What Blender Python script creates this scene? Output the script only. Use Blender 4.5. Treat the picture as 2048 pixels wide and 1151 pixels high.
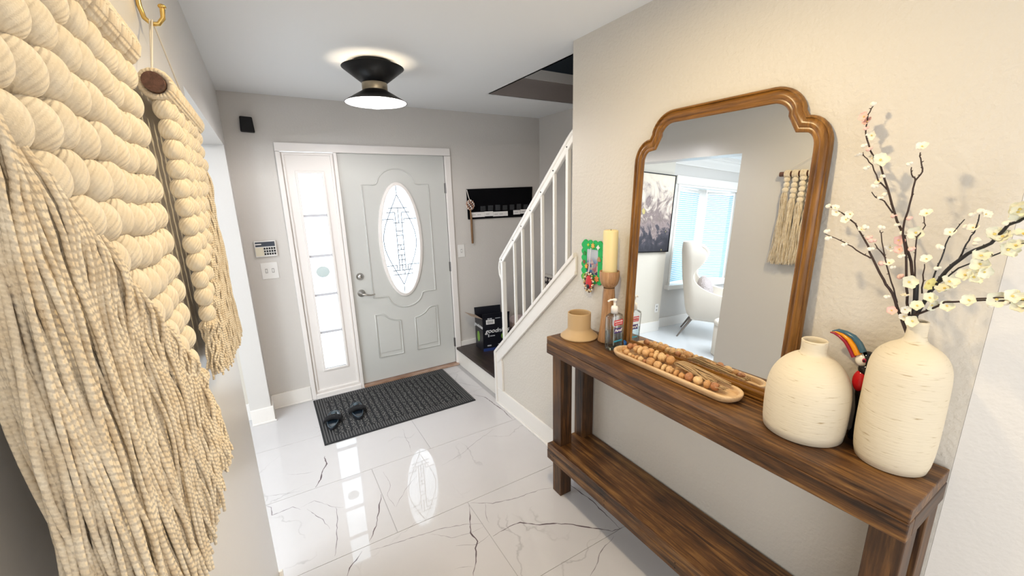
import bpy, bmesh, math, random
from mathutils import Vector, Matrix
random.seed(7)
PI = math.pi
scene = bpy.context.scene
for o in list(bpy.data.objects): bpy.data.objects.remove(o)
COL = scene.collection

# ------------------------------------------------------------------ camera
def cam_axes(yaw, pitch, roll):
    f = Vector((-math.sin(yaw)*math.cos(pitch), math.cos(yaw)*math.cos(pitch), math.sin(pitch)))
    r = Vector((math.cos(yaw), math.sin(yaw), 0)); u = r.cross(f)
    c, s = math.cos(roll), math.sin(roll)
    return c*r + s*u, -s*r + c*u, f
cd = bpy.data.cameras.new('camera'); cam = bpy.data.objects.new('camera', cd); COL.objects.link(cam)
R_, U_, F_ = cam_axes(-0.5405, -0.2382, -0.0239)
M = Matrix((( R_.x, U_.x, -F_.x, -0.5718), (R_.y, U_.y, -F_.y, -3.718), (R_.z, U_.z, -F_.z, 1.6925), (0, 0, 0, 1)))
cam.matrix_world = M
cd.sensor_width = 36; cd.lens = 819.101/2048*36; cd.clip_start = 0.02
cd.shift_x = -(1032.878-1024)/2048; cd.shift_y = (586.5363-575.5)/2048
scene.camera = cam

# ------------------------------------------------------------------ world, lights, exposure
scene.view_settings.view_transform = 'Standard'
scene.view_settings.look = 'None'
scene.view_settings.gamma = 1.0
scene.view_settings.use_curve_mapping = False
scene.view_settings.exposure = 0.88
w = bpy.data.worlds.new('daylight'); scene.world = w; w.use_nodes = True
bg = w.node_tree.nodes['Background']; bg.inputs[0].default_value = (0.80, 0.91, 1.0, 1); bg.inputs[1].default_value = 2.4

def light(name, kind, loc, power, color, size=0.1, sy=None, rot=None):
    l = bpy.data.lights.new(name, kind); o = bpy.data.objects.new(name, l); COL.objects.link(o)
    l.energy = power; l.color = color; o.location = loc
    if kind == 'AREA':
        l.size = size
        if sy: l.shape = 'RECTANGLE'; l.size_y = sy
        else: l.shape = 'DISK'
    else: l.shadow_soft_size = size
    if rot: o.rotation_euler = rot
    return o
LX, LY = 0.08, -1.10
light('hall_lamp_down_light', 'POINT', (LX, LY, 2.262), 22, (1, .96, .92), .035)
light('hall_lamp_up_light', 'POINT', (LX, LY, 2.348), .95, (1, .84, .64), .016)
light('rear_hall_ceiling_light', 'AREA', (0.06, -2.85, 2.40), 8.6, (1, .77, .43), .10)
light('rear_room_fill_light', 'AREA', (0.9, -5.2, 2.42), 17, (1, .86, .66), 2.6, 2.2)  # broad soft fill added overhead behind the camera, no fixture modelled
light('rear_cool_fill_light', 'AREA', (0.0, -6.55, 1.45), 9, (.86, .93, 1), 2.4, 1.5, (PI/2, 0, 0))  # added cool fill at the rear wall, which has no window
light('side_fill_light', 'AREA', (-.71, -4.75, 1.15), 13, (.86, .93, 1), 1.3, 1.5, (0, -PI/2, 0))  # added fill to lift the right wall and console front; no window here
light('living_overhead_fill_light', 'AREA', (-2.9, -2.2, 2.42), 70, (.90, .95, 1), 2.6, 2.4)  # added cool fill standing in for bay daylight, spills through the opening
light('living_point_fill_light', 'POINT', (-3.4, -3.7, 1.6), 50, (.82, .92, 1), .25)  # added point fill to brighten the living room ceiling; no lamp stands here
light('upper_stair_light', 'AREA', (1.5, -3.6, 3.6), 6, (1, .92, .85), .6)

# ------------------------------------------------------------------ mesh builder
class MB:
    def __init__(s): s.v=[]; s.f=[]; s.uv=[]; s.sm=[]
    def add(s, vs, fs, smooth=False, uvs=None):
        n=len(s.v); s.v += [tuple(a) for a in vs]
        for i,f in enumerate(fs):
            s.f.append(tuple(n+k for k in f)); s.sm.append(smooth)
            s.uv.append(uvs[i] if uvs else None)
    def box(s, x0,x1,y0,y1,z0,z1):
        vs=[(x,y,z) for x in (x0,x1) for y in (y0,y1) for z in (z0,z1)]
        s.add(vs, [(0,1,3,2),(4,6,7,5),(0,4,5,1),(2,3,7,6),(0,2,6,4),(1,5,7,3)]); return s
    def obox(s, c, sx, sy, sz, rot):           # rotated box, rot = 3x3 Matrix
        vs=[Vector(c)+rot@Vector((x*sx/2,y*sy/2,z*sz/2)) for x in (-1,1) for y in (-1,1) for z in (-1,1)]
        s.add(vs, [(0,1,3,2),(4,6,7,5),(0,4,5,1),(2,3,7,6),(0,2,6,4),(1,5,7,3)]); return s
    def tube(s, pts, r, n=8, cap=True, closed=False, flat=None, vlen=None):
        pts=[Vector(p) for p in pts]; m=len(pts)
        if not isinstance(r,(list,tuple)): r=[r]*m
        T=[]
        for i in range(m):
            a=pts[(i-1)%m] if (closed or i>0) else pts[0]; b=pts[(i+1)%m] if (closed or i<m-1) else pts[-1]
            t=(b-a); T.append(t.normalized() if t.length>1e-9 else Vector((0,0,1)))
        up=Vector((0,0,1)) if abs(T[0].z)<.9 else Vector((1,0,0))
        N=(up-T[0]*up.dot(T[0])).normalized(); vs=[]; L=0; Ls=[0]
        for i in range(1,m): L+=(pts[i]-pts[i-1]).length; Ls.append(L)
        for i in range(m):
            N=(N-T[i]*N.dot(T[i]));
            N=N.normalized() if N.length>1e-6 else Vector((1,0,0)); B=T[i].cross(N)
            for k in range(n):
                a=2*PI*k/n; vs.append(pts[i]+N*math.cos(a)*r[i]*(flat or 1)+B*math.sin(a)*r[i])
        fs=[]; uv=[]
        for i in range(m if closed else m-1):
            j=(i+1)%m
            for k in range(n):
                k2=(k+1)%n; fs.append((i*n+k,i*n+k2,j*n+k2,j*n+k))
                va,vb=Ls[i],Ls[j] if j else L; uv.append(((k/n,va),((k+1)/n,va),((k+1)/n,vb),(k/n,vb)))
        s.add(vs,fs,True,uv)
        if cap and not closed:
            s.add(vs[:n],[tuple(range(n))[::-1]]); s.add(vs[-n:],[tuple(range(n))])
        return s
    def lathe(s, prof, c=(0,0,0), n=32, axis='z', cap=True):
        vs=[]
        for r,z in prof:
            for k in range(n):
                a=2*PI*k/n; x,y=r*math.cos(a),r*math.sin(a)
                p=(x,y,z) if axis=='z' else ((x,z,y) if axis=='y' else (z,x,y))
                vs.append((p[0]+c[0],p[1]+c[1],p[2]+c[2]))
        fs=[(i*n+k,i*n+(k+1)%n,(i+1)*n+(k+1)%n,(i+1)*n+k) for i in range(len(prof)-1) for k in range(n)]
        s.add(vs,fs,True)
        if cap:
            if prof[0][0]>1e-5: s.add(vs[:n],[tuple(range(n))[::-1]])
            if prof[-1][0]>1e-5: s.add(vs[-n:],[tuple(range(n))])
        return s
    def ell(s, c, rx,ry,rz, n=16, m=10, rot=None, fn=None):
        vs=[]
        for i in range(m+1):
            t=PI*i/m
            for k in range(n):
                a=2*PI*k/n; d=fn(t,a) if fn else 1
                p=Vector((rx*math.sin(t)*math.cos(a)*d, ry*math.sin(t)*math.sin(a)*d, rz*math.cos(t)))
                if rot: p=rot@p
                vs.append(Vector(c)+p)
        fs=[(i*n+k,(i+1)*n+k,(i+1)*n+(k+1)%n,i*n+(k+1)%n) for i in range(m) for k in range(n)]
        s.add(vs,fs,True); return s
    def prism(s, poly, plane, a, b):            # polygon (2D) extruded from a to b along the plane's axis
        def P(u,v,t): return {'x':(t,u,v),'y':(u,t,v),'z':(u,v,t)}[plane]
        n=len(poly); vs=[P(u,v,a) for u,v in poly]+[P(u,v,b) for u,v in poly]
        s.add(vs,[tuple(range(n)),tuple(range(2*n-1,n-1,-1))]+[(i,(i+1)%n,n+(i+1)%n,n+i) for i in range(n)]); return s
    def ringprism(s, outer, inner, plane, a, b): # frame between two loops of equal length
        def P(u,v,t): return {'x':(t,u,v),'y':(u,t,v),'z':(u,v,t)}[plane]
        n=len(outer); vs=[P(*p,a) for p in outer]+[P(*p,a) for p in inner]+[P(*p,b) for p in outer]+[P(*p,b) for p in inner]
        fs=[]
        for i in range(n):
            j=(i+1)%n
            fs += [(i,j,n+j,n+i),(2*n+i,3*n+i,3*n+j,2*n+j),(i,2*n+i,2*n+j,j),(n+i,n+j,3*n+j,3*n+i)]
        s.add(vs,fs); return s

def origin(o):
    v=Vector((0,0,0))
    while o: v+=o.location; o=o.parent
    return v
def obj(name, mb, mat, parent=None, bevel=0, fix=True, world=True, auto=None):
    me=bpy.data.meshes.new(name); off=origin(parent) if (parent and world) else Vector((0,0,0))
    me.from_pydata([tuple(Vector(p)-off) for p in mb.v],[],mb.f)
    if any(u for u in mb.uv):
        ul=me.uv_layers.new(name='UVMap'); i=0
        for f,u in zip(me.polygons, mb.uv):
            for k in range(f.loop_total):
                if u: ul.data[f.loop_start+k].uv=u[k]
    for p,sm in zip(me.polygons, mb.sm): p.use_smooth=sm
    if mat: me.materials.append(mat)
    me.validate()
    if fix:
        bm=bmesh.new(); bm.from_mesh(me); bmesh.ops.recalc_face_normals(bm, faces=bm.faces); bm.to_mesh(me); bm.free()
    o=bpy.data.objects.new(name, me); COL.objects.link(o)
    if parent: o.parent=parent
    if bevel:
        b=o.modifiers.new('bevel','BEVEL'); b.width=bevel; b.segments=2; b.limit_method='ANGLE'
    return o
def thing(name, label, cat, loc=(0,0,0), group=None):
    o=bpy.data.objects.new(name,None); COL.objects.link(o); o.location=loc; o.empty_display_size=.05
    o['label']=label; o['category']=cat
    if group: o['group']=group
    return o
def tag(o,label,cat,group=None):
    o['label']=label; o['category']=cat
    if group: o['group']=group
    return o
def struct(name, mb=None, mat=None, parent=None, bevel=0, loc=(0,0,0)):
    if mb is None:
        o=bpy.data.objects.new(name,None); COL.objects.link(o); o.location=loc
    else: o=obj(name,mb,mat,parent,bevel)
    o['kind']='structure'; return o
def plabel(o,t): o['label']=t; return o
def text_mb(txt, size, origin_, ux, uy, depth=.0006, shear=0, bold=0):
    cu=bpy.data.curves.new('lettering','FONT'); cu.body=txt; cu.size=size; cu.extrude=depth/2; cu.shear=shear
    cu.align_x='CENTER'; cu.align_y='CENTER'; cu.offset=bold; cu.resolution_u=3
    t=bpy.data.objects.new('lettering',cu); COL.objects.link(t)
    dg=bpy.context.evaluated_depsgraph_get(); me=bpy.data.meshes.new_from_object(t.evaluated_get(dg))
    mb=MB(); ux=Vector(ux).normalized(); uy=Vector(uy).normalized(); uz=ux.cross(uy); O=Vector(origin_)
    mb.add([O+ux*v.co.x+uy*v.co.y+uz*v.co.z for v in me.vertices],[tuple(p.vertices) for p in me.polygons])
    bpy.data.objects.remove(t); bpy.data.meshes.remove(me); bpy.data.curves.remove(cu)
    return mb

# ------------------------------------------------------------------ materials
def mat(name, col, rough=.5, metal=0, bump=None, spec=None, **kw):
    m=bpy.data.materials.new(name); m.use_nodes=True; nt=m.node_tree; b=nt.nodes['Principled BSDF']
    b.inputs['Base Color'].default_value=(*col,1); b.inputs['Roughness'].default_value=rough; b.inputs['Metallic'].default_value=metal
    if spec is not None: b.inputs['Specular IOR Level'].default_value=spec
    for k,v in kw.items(): b.inputs[k.replace('_',' ')].default_value=v
    if bump:                                   # (scale, distance, strength)
        tc=nt.nodes.new('ShaderNodeTexCoord'); n=nt.nodes.new('ShaderNodeTexNoise'); n.inputs['Scale'].default_value=bump[0]; n.inputs['Detail'].default_value=3
        bp=nt.nodes.new('ShaderNodeBump'); bp.inputs['Distance'].default_value=bump[1]; bp.inputs['Strength'].default_value=bump[2]
        nt.links.new(tc.outputs['Object'],n.inputs['Vector']); nt.links.new(n.outputs[0],bp.inputs['Height']); nt.links.new(bp.outputs[0],b.inputs['Normal'])
    return m
def N(nt,t,**kw):
    n=nt.nodes.new(t)
    for k,v in kw.items():
        if k in n.inputs: n.inputs[k].default_value=v
        else: setattr(n,k,v)
    return n
def ramp(nt, stops):
    r=nt.nodes.new('ShaderNodeValToRGB'); e=r.color_ramp.elements
    while len(e)<len(stops): e.new(.5)
    for i,(p,c) in enumerate(stops): e[i].position=p; e[i].color=(*c,1)
    return r
def wood(name, cols, axis='y', scale=1, rough=.5, knots=True, bump=.4, seedoff=0):
    m=bpy.data.materials.new(name); m.use_nodes=True; nt=m.node_tree; b=nt.nodes['Principled BSDF']; L=nt.links.new
    tc=N(nt,'ShaderNodeTexCoord'); mp=N(nt,'ShaderNodeMapping'); s={'x':(.06,1,1),'y':(1,.06,1),'z':(1,1,.06)}[axis]
    mp.inputs['Scale'].default_value=[a*scale for a in s]; mp.inputs['Location'].default_value=(seedoff,seedoff*.7,seedoff*.3)
    L(tc.outputs['Object'],mp.inputs[0])
    n1=N(nt,'ShaderNodeTexNoise',Scale=26.,Detail=6.,Roughness=.65,Distortion=1.2); L(mp.outputs[0],n1.inputs['Vector'])
    n2=N(nt,'ShaderNodeTexNoise',Scale=120.,Detail=4.,Roughness=.7,Distortion=.3); L(mp.outputs[0],n2.inputs['Vector'])
    n3=N(nt,'ShaderNodeTexNoise',Scale=6.,Detail=2.); L(tc.outputs['Object'],n3.inputs['Vector'])
    r=ramp(nt,[(.40,cols[0]),(.52,cols[1]),(.64,cols[2])])
    mx=N(nt,'ShaderNodeMath',operation='MULTIPLY_ADD'); L(n1.outputs[0],mx.inputs[0]); mx.inputs[1].default_value=.55; 
    m2=N(nt,'ShaderNodeMath',operation='MULTIPLY_ADD'); L(n2.outputs[0],m2.inputs[0]); m2.inputs[1].default_value=.30
    m3=N(nt,'ShaderNodeMath',operation='MULTIPLY'); L(n3.outputs[0],m3.inputs[0]); m3.inputs[1].default_value=.18
    L(m3.outputs[0],m2.inputs[2]); L(m2.outputs[0],mx.inputs[2]); L(mx.outputs[0],r.inputs[0])
    last=r.outputs[0]
    if knots:
        mk=N(nt,'ShaderNodeMapping'); k={'x':(.45,1,1),'y':(1,.45,1),'z':(1,1,.45)}[axis]; mk.inputs['Scale'].default_value=k; L(tc.outputs['Object'],mk.inputs[0])
        vo=N(nt,'ShaderNodeTexVoronoi',Scale=6.5); L(mk.outputs[0],vo.inputs['Vector'])
        rk=ramp(nt,[(.0,(.08,.06,.05)),(.07,(.12,.09,.08)),(.13,(.85,.85,.85)),(.2,(1,1,1))]); L(vo.outputs['Distance'],rk.inputs[0])
        mu=N(nt,'ShaderNodeMix',data_type='RGBA',blend_type='MULTIPLY'); mu.inputs[0].default_value=.85; L(last,mu.inputs[6]); L(rk.outputs[0],mu.inputs[7]); last=mu.outputs[2]
    L(last,b.inputs['Base Color']); b.inputs['Roughness'].default_value=rough
    bp=N(nt,'ShaderNodeBump',Strength=bump,Distance=.002); L(mx.outputs[0],bp.inputs['Height']); L(bp.outputs[0],b.inputs['Normal'])
    return m
def glassy(name, tint=(1,1,1), rough=.02, mixf=.10):
    m=bpy.data.materials.new(name); m.use_nodes=True; nt=m.node_tree; nt.nodes.remove(nt.nodes['Principled BSDF']); out=nt.nodes['Material Output']
    t=N(nt,'ShaderNodeBsdfTransparent'); t.inputs[0].default_value=(*tint,1); g=N(nt,'ShaderNodeBsdfGlossy'); g.inputs['Roughness'].default_value=rough
    lw=N(nt,'ShaderNodeLayerWeight',Blend=.25); mm=N(nt,'ShaderNodeMath',operation='MULTIPLY_ADD'); mm.inputs[1].default_value=.6; mm.inputs[2].default_value=mixf*.4
    nt.links.new(lw.outputs['Fresnel'],mm.inputs[0]); x=N(nt,'ShaderNodeMixShader'); nt.links.new(mm.outputs[0],x.inputs[0]); nt.links.new(t.outputs[0],x.inputs[1]); nt.links.new(g.outputs[0],x.inputs[2]); nt.links.new(x.outputs[0],out.inputs[0])
    return m
def emis(name,col,s):
    m=bpy.data.materials.new(name); m.use_nodes=True; b=m.node_tree.nodes['Principled BSDF']
    b.inputs['Base Color'].default_value=(*col,1); b.inputs['Emission Color'].default_value=(*col,1); b.inputs['Emission Strength'].default_value=s; return m

PAINT=mat('wall_paint',(.64,.61,.575),.5,bump=(75,.0035,.35))
PAINT_R=mat('wall_paint_textured',(.64,.60,.54),.6,bump=(70,.005,.55))
CEIL=mat('ceiling_paint',(.86,.87,.87),.8,bump=(50,.002,.15))
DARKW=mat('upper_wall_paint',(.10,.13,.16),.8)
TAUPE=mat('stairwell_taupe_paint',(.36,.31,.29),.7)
TRIM=mat('white_trim_paint',(.83,.80,.76),.35)
TRIMG=mat('door_frame_paint',(.86,.82,.79),.38)
DOORP=mat('door_paint',(.60,.605,.58),.38)
GROUT=mat('grout',(.42,.41,.41),.8)
NICKEL=mat('brushed_nickel',(.55,.53,.50),.28,1)
STEELD=mat('dark_hinge_steel',(.28,.27,.27),.35,1)
BRASS=mat('brass',(.72,.50,.17),.22,1)
BLACKM=mat('black_metal',(.004,.004,.005),.38,spec=.35)
BLACKP=mat('black_plastic',(.004,.004,.005),.45,spec=.25)
WHITEP=mat('white_plastic',(.82,.80,.77),.35)
CREAMP=mat('cream_plastic',(.72,.66,.52),.4)
MUNT=mat('muntin_paint',(.62,.62,.66),.4); GLASS=glassy('clear_glass'); LEAD=mat('lead_came',(.23,.27,.32),.4,.6)
MIRROR=mat('mirror_silver',(.90,.92,.92),.0,1)
BLACKCL=mat('black_fabric',(.003,.003,.004),.95,spec=.1)
PAPER=mat('paper',(.82,.80,.78),.7)
INK=mat('grey_ink',(.25,.24,.24),.7)
RISER_M=mat('riser_marble',(.80,.76,.70),.15)
TREAD=wood('dark_tread_wood',[(.012,.008,.007),(.030,.019,.016),(.055,.035,.028)],'y',1.2,.35,False,.2)
CONS_Y=wood('stained_pine_long',[(.012,.005,.002),(.095,.038,.010),(.26,.128,.036)],'y',1.0,.42)
CONS_Z=wood('stained_pine_upright',[(.010,.004,.002),(.060,.024,.007),(.15,.068,.020)],'z',1.0,.45,True,.4,3.1)
CONS_X=wood('stained_pine_end',[(.012,.005,.002),(.06,.026,.010),(.13,.065,.026)],'x',1.0,.45,False)
FRAMEW=wood('mirror_frame_wood',[(.085,.032,.006),(.185,.078,.011),(.30,.135,.024)],'z',1.3,.3,False,.2,5.2)
FRAMEWY=wood('mirror_frame_wood_across',[(.085,.032,.006),(.20,.084,.012),(.31,.14,.025)],'y',1.3,.3,False,.2,5.2)
TRAYW=wood('pale_tray_wood',[(.52,.33,.17),(.68,.47,.27),(.78,.58,.36)],'y',1.4,.5,False,.2)
HOLDW=wood('candle_holder_wood',[(.28,.14,.06),(.42,.23,.11),(.53,.32,.17)],'z',1.6,.42,False,.2)
DOWEL=wood('dark_dowel_wood',[(.06,.025,.015),(.12,.05,.03),(.17,.08,.05)],'y',2,.5,False,.2)
BEADW=[wood('bead_wood_%s'%n,[tuple(c*.75 for c in col),col,tuple(min(1,c*1.2) for c in col)],'y',3,.42,False,.1,i) for i,(n,col) in enumerate((('honey',(.52,.27,.10)),('tan',(.58,.34,.15)),('pale',(.68,.45,.22)),('reddish',(.40,.17,.07))))]
JUTE=mat('jute_twine',(.48,.33,.18),.85,bump=(500,.001,.6))
CREAMB=mat('upholstery_cream',(.74,.68,.60),.85,bump=(250,.0008,.4))
FUR=mat('furry_pillow',(.50,.44,.43),.95,bump=(60,.02,1))
LEGM=mat('chair_leg_metal',(.25,.22,.20),.35,.6)

def yarn_mat(name, ca, cb, freq, slant, rough=.95, dist=.0012):
    m=bpy.data.materials.new(name); m.use_nodes=True; nt=m.node_tree; b=nt.nodes['Principled BSDF']; L=nt.links.new
    uv=N(nt,'ShaderNodeUVMap'); mp=N(nt,'ShaderNodeMapping'); mp.inputs['Scale'].default_value=(slant,freq,1); L(uv.outputs[0],mp.inputs[0])
    sx=N(nt,'ShaderNodeSeparateXYZ'); L(mp.outputs[0],sx.inputs[0]); a=N(nt,'ShaderNodeMath',operation='ADD'); L(sx.outputs[0],a.inputs[0]); L(sx.outputs[1],a.inputs[1])
    m2=N(nt,'ShaderNodeMath',operation='MULTIPLY'); m2.inputs[1].default_value=2*PI; L(a.outputs[0],m2.inputs[0])
    sn=N(nt,'ShaderNodeMath',operation='SINE'); L(m2.outputs[0],sn.inputs[0])
    tc=N(nt,'ShaderNodeTexCoord'); nz=N(nt,'ShaderNodeTexNoise',Scale=900.,Detail=2.); L(tc.outputs['Object'],nz.inputs['Vector'])
    nb=N(nt,'ShaderNodeTexNoise',Scale=60.,Detail=3.); L(tc.outputs['Object'],nb.inputs['Vector'])
    ad=N(nt,'ShaderNodeMath',operation='MULTIPLY_ADD'); ad.inputs[1].default_value=.8; L(nz.outputs[0],ad.inputs[0]); L(sn.outputs[0],ad.inputs[2])
    bp=N(nt,'ShaderNodeBump',Strength=.8,Distance=dist); L(ad.outputs[0],bp.inputs['Height']); L(bp.outputs[0],b.inputs['Normal'])
    mr=N(nt,'ShaderNodeMapRange'); mr.inputs[1].default_value=.35; mr.inputs[2].default_value=.65; L(nb.outputs[0],mr.inputs[0])
    mx=N(nt,'ShaderNodeMix',data_type='RGBA'); mx.inputs[6].default_value=(*ca,1); mx.inputs[7].default_value=(*cb,1); L(mr.outputs[0],mx.inputs[0]); L(mx.outputs[2],b.inputs['Base Color'])
    b.inputs['Roughness'].default_value=rough; b.inputs['Sheen Weight'].default_value=.25
    return m
YARN=yarn_mat('cream_yarn',(.81,.72,.575),(.70,.58,.42),190,1,dist=.0007)
YARNB=yarn_mat('cream_yarn_bead',(.81,.725,.585),(.74,.64,.49),1,14,dist=.0005)
CORD=mat('white_cord',(.72,.68,.62),.8)

def marble():
    m=bpy.data.materials.new('polished_marble_tile'); m.use_nodes=True; nt=m.node_tree; b=nt.nodes['Principled BSDF']; L=nt.links.new
    tc=N(nt,'ShaderNodeTexCoord'); nd=N(nt,'ShaderNodeTexNoise',Scale=2.2,Detail=5.); L(tc.outputs['Object'],nd.inputs['Vector'])
    mx=N(nt,'ShaderNodeMix',data_type='RGBA'); mx.inputs[0].default_value=.35; L(tc.outputs['Object'],mx.inputs[6]); L(nd.outputs['Color'],mx.inputs[7])
    vo=N(nt,'ShaderNodeTexVoronoi',Scale=2.6,feature='DISTANCE_TO_EDGE'); L(mx.outputs[2],vo.inputs['Vector'])
    r=ramp(nt,[(0,(.42,.41,.42)),(.004,(.70,.69,.70)),(.010,(1,1,1)),(1,(1,1,1))]); L(vo.outputs['Distance'],r.inputs[0])
    nm=N(nt,'ShaderNodeTexNoise',Scale=1.7,Detail=3.); L(tc.outputs['Object'],nm.inputs['Vector'])
    rm=ramp(nt,[(.48,(0,0,0)),(.60,(1,1,1))]); L(nm.outputs[0],rm.inputs[0])
    mu=N(nt,'ShaderNodeMix',data_type='RGBA'); mu.inputs[6].default_value=(1,1,1,1); L(rm.outputs[0],mu.inputs[0]); L(r.outputs[0],mu.inputs[7])
    nc=N(nt,'ShaderNodeTexNoise',Scale=1.1,Detail=6.,Roughness=.6); L(mx.outputs[2],nc.inputs['Vector'])
    rc=ramp(nt,[(.3,(.55,.54,.545)),(.6,(.61,.595,.60))]); L(nc.outputs[0],rc.inputs[0])
    f=N(nt,'ShaderNodeMix',data_type='RGBA',blend_type='MULTIPLY'); f.inputs[0].default_value=.45; L(rc.outputs[0],f.inputs[6]); L(mu.outputs[2],f.inputs[7])
    L(f.outputs[2],b.inputs['Base Color']); b.inputs['Roughness'].default_value=0.0; b.inputs['IOR'].default_value=1.56
    return m
MARBLE=marble(); VEIN=mat('grey_marble_vein',(.12,.09,.10),.0)
VEINL=mat('pale_marble_vein',(.24,.215,.23),.0)

# ------------------------------------------------------------------ room shell
XL, XR, YE, XS, H, YJ, ZH, YN = -.735, .897, -1.892, 1.979, 2.44, -.212, 2.058, -1.935
# ceiling with the stairwell opening x>1.035, -4.2<y<-.71
c=MB(); c.box(-6.2,1.035,-6.7,.0,H,H+.13); c.box(1.035,3.2,-.71,.0,H,H+.13); c.box(1.035,3.2,-6.7,-4.2,H,H+.13); c.box(XS,3.2,-4.2,-.71,H,H+.13)
struct('ceiling',c,CEIL)
# front wall (house front, y = 0)
f=MB(); f.box(-6.2,-4.25,0,.15,-.02,H); f.box(-4.25,-2.70,0,.15,-.02,.60); f.box(-4.25,-2.70,0,.15,2.03,H)
f.box(-2.70,-.42,0,.15,-.02,H); f.box(-.42,.955,0,.15,2.10,H); f.box(.955,2.1,0,.15,-.02,H)
struct('wall_front',f,PAINT)
# left wall of the hall: far pier, header, near stretch
l=MB(); l.box(XL-.139,XL,YJ,0,0,H); l.box(XL-.139,XL,YN,YJ,ZH,H); l.box(XL-.139,XL,-6.7,YN,0,H)
struct('wall_left',l,mat('satin_wall_paint',(.66,.64,.615),.30,bump=(75,.0015,.2)))
# wall with the console: mirror wall + stair knee wall in one plane, ends at y=-3.5
def capz(y): return .604-.03 + .93*(-1.0-y)
k=MB(); k.box(XR,XR+.10,-3.50,YE,0,H)
k.prism([(-.955,0),(-.955,.452),(YE,1.295),(YE,0)],'x',XR,XR+.10)
struct('wall_right',k,PAINT_R)
b=MB(); b.box(XR+.101,3.2,-3.50,-3.401,0,H); b.prism([(XR,-3.5005),(XR+.47,-4.62),(XR+.60,-4.62),(XR+.13,-3.5005)],'z',0,H); struct('wall_return',b,PAINT)
b=MB(); b.box(XS,XS+.1,-3.40,0,0,2.58); struct('wall_stair',b,PAINT)
b=MB(); b.box(3.2,3.3,-6.7,-3.4,0,H); struct('wall_rear_right',b,PAINT)
b=MB(); b.box(-6.3,3.3,-6.8,-6.7,0,H); struct('wall_rear',b,PAINT)
b=MB(); b.box(-6.3,-6.2,-6.7,.15,0,H); struct('wall_living',b,PAINT)
b=MB(); b.box(-2.44,XL-.139,-.10,0,0,H); struct('wall_picture',b,mat('warm_lit_wall_paint',(.66,.61,.53),.6,bump=(75,.003,.3)))  # tint of the warm light is put into this wall's colour
# stairwell above the ceiling
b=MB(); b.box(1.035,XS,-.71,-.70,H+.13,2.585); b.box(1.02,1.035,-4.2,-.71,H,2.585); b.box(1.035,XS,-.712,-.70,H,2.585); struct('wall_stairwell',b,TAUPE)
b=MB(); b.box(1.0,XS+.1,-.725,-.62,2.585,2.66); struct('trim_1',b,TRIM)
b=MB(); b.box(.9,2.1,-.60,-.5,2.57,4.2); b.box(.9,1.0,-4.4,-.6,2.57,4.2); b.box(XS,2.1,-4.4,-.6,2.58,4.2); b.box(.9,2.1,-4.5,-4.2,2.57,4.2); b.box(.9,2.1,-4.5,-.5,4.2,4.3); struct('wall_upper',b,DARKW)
# floor
b=MB(); b.box(-6.2,3.3,-6.8,.15,-.06,-.0022); FLOOR=struct('floor',b,GROUT)
ROW0,TW,TL=-.6536,.6035,1.2
seam={0:-.2109,1:.185}
rows=[]; y1=-.001
ys=[0,ROW0]
while ys[-1]>-6.6: ys.append(ys[-1]-TW)
ys.insert(1,ROW0+TW)
ys=sorted(set(round(a,4) for a in ys if a<=0),reverse=True)
tiles=[]; g=.0015
def ring_tile(x0,x1,y0,y1):
    mb=MB(); mb.box(x0+g,x1-g,y0+g,y1-g,-.010,0); return mb
for i in range(len(ys)-1):
    ya,yb=ys[i],ys[i+1]; idx=round((ROW0-yb)/TW)     # row 0 ends at ROW0
    sx=seam[idx%2]; x=sx-4*TL
    while x<1.0:
        x0,x1=max(x,-1.9),min(x+TL,XR)
        if x1-x0>.03:
            clipy0=yb
            t=obj('tile',ring_tile(x0,x1,yb,ya),MARBLE,FLOOR); tiles.append((x0,x1,yb,ya,t))
        x+=TL
b=MB(); b.box(-6.2,-1.903,-6.7,0,-.010,0); obj('living_room_floor',b,mat('pale_floor',(.70,.73,.76),.18),FLOOR)
b=MB(); b.box(XR+.002,3.2,-6.7,-3.5,-.010,0); obj('rear_floor',b,mat('pale_floor_rear',(.74,.72,.70),.2),FLOOR)
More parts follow.
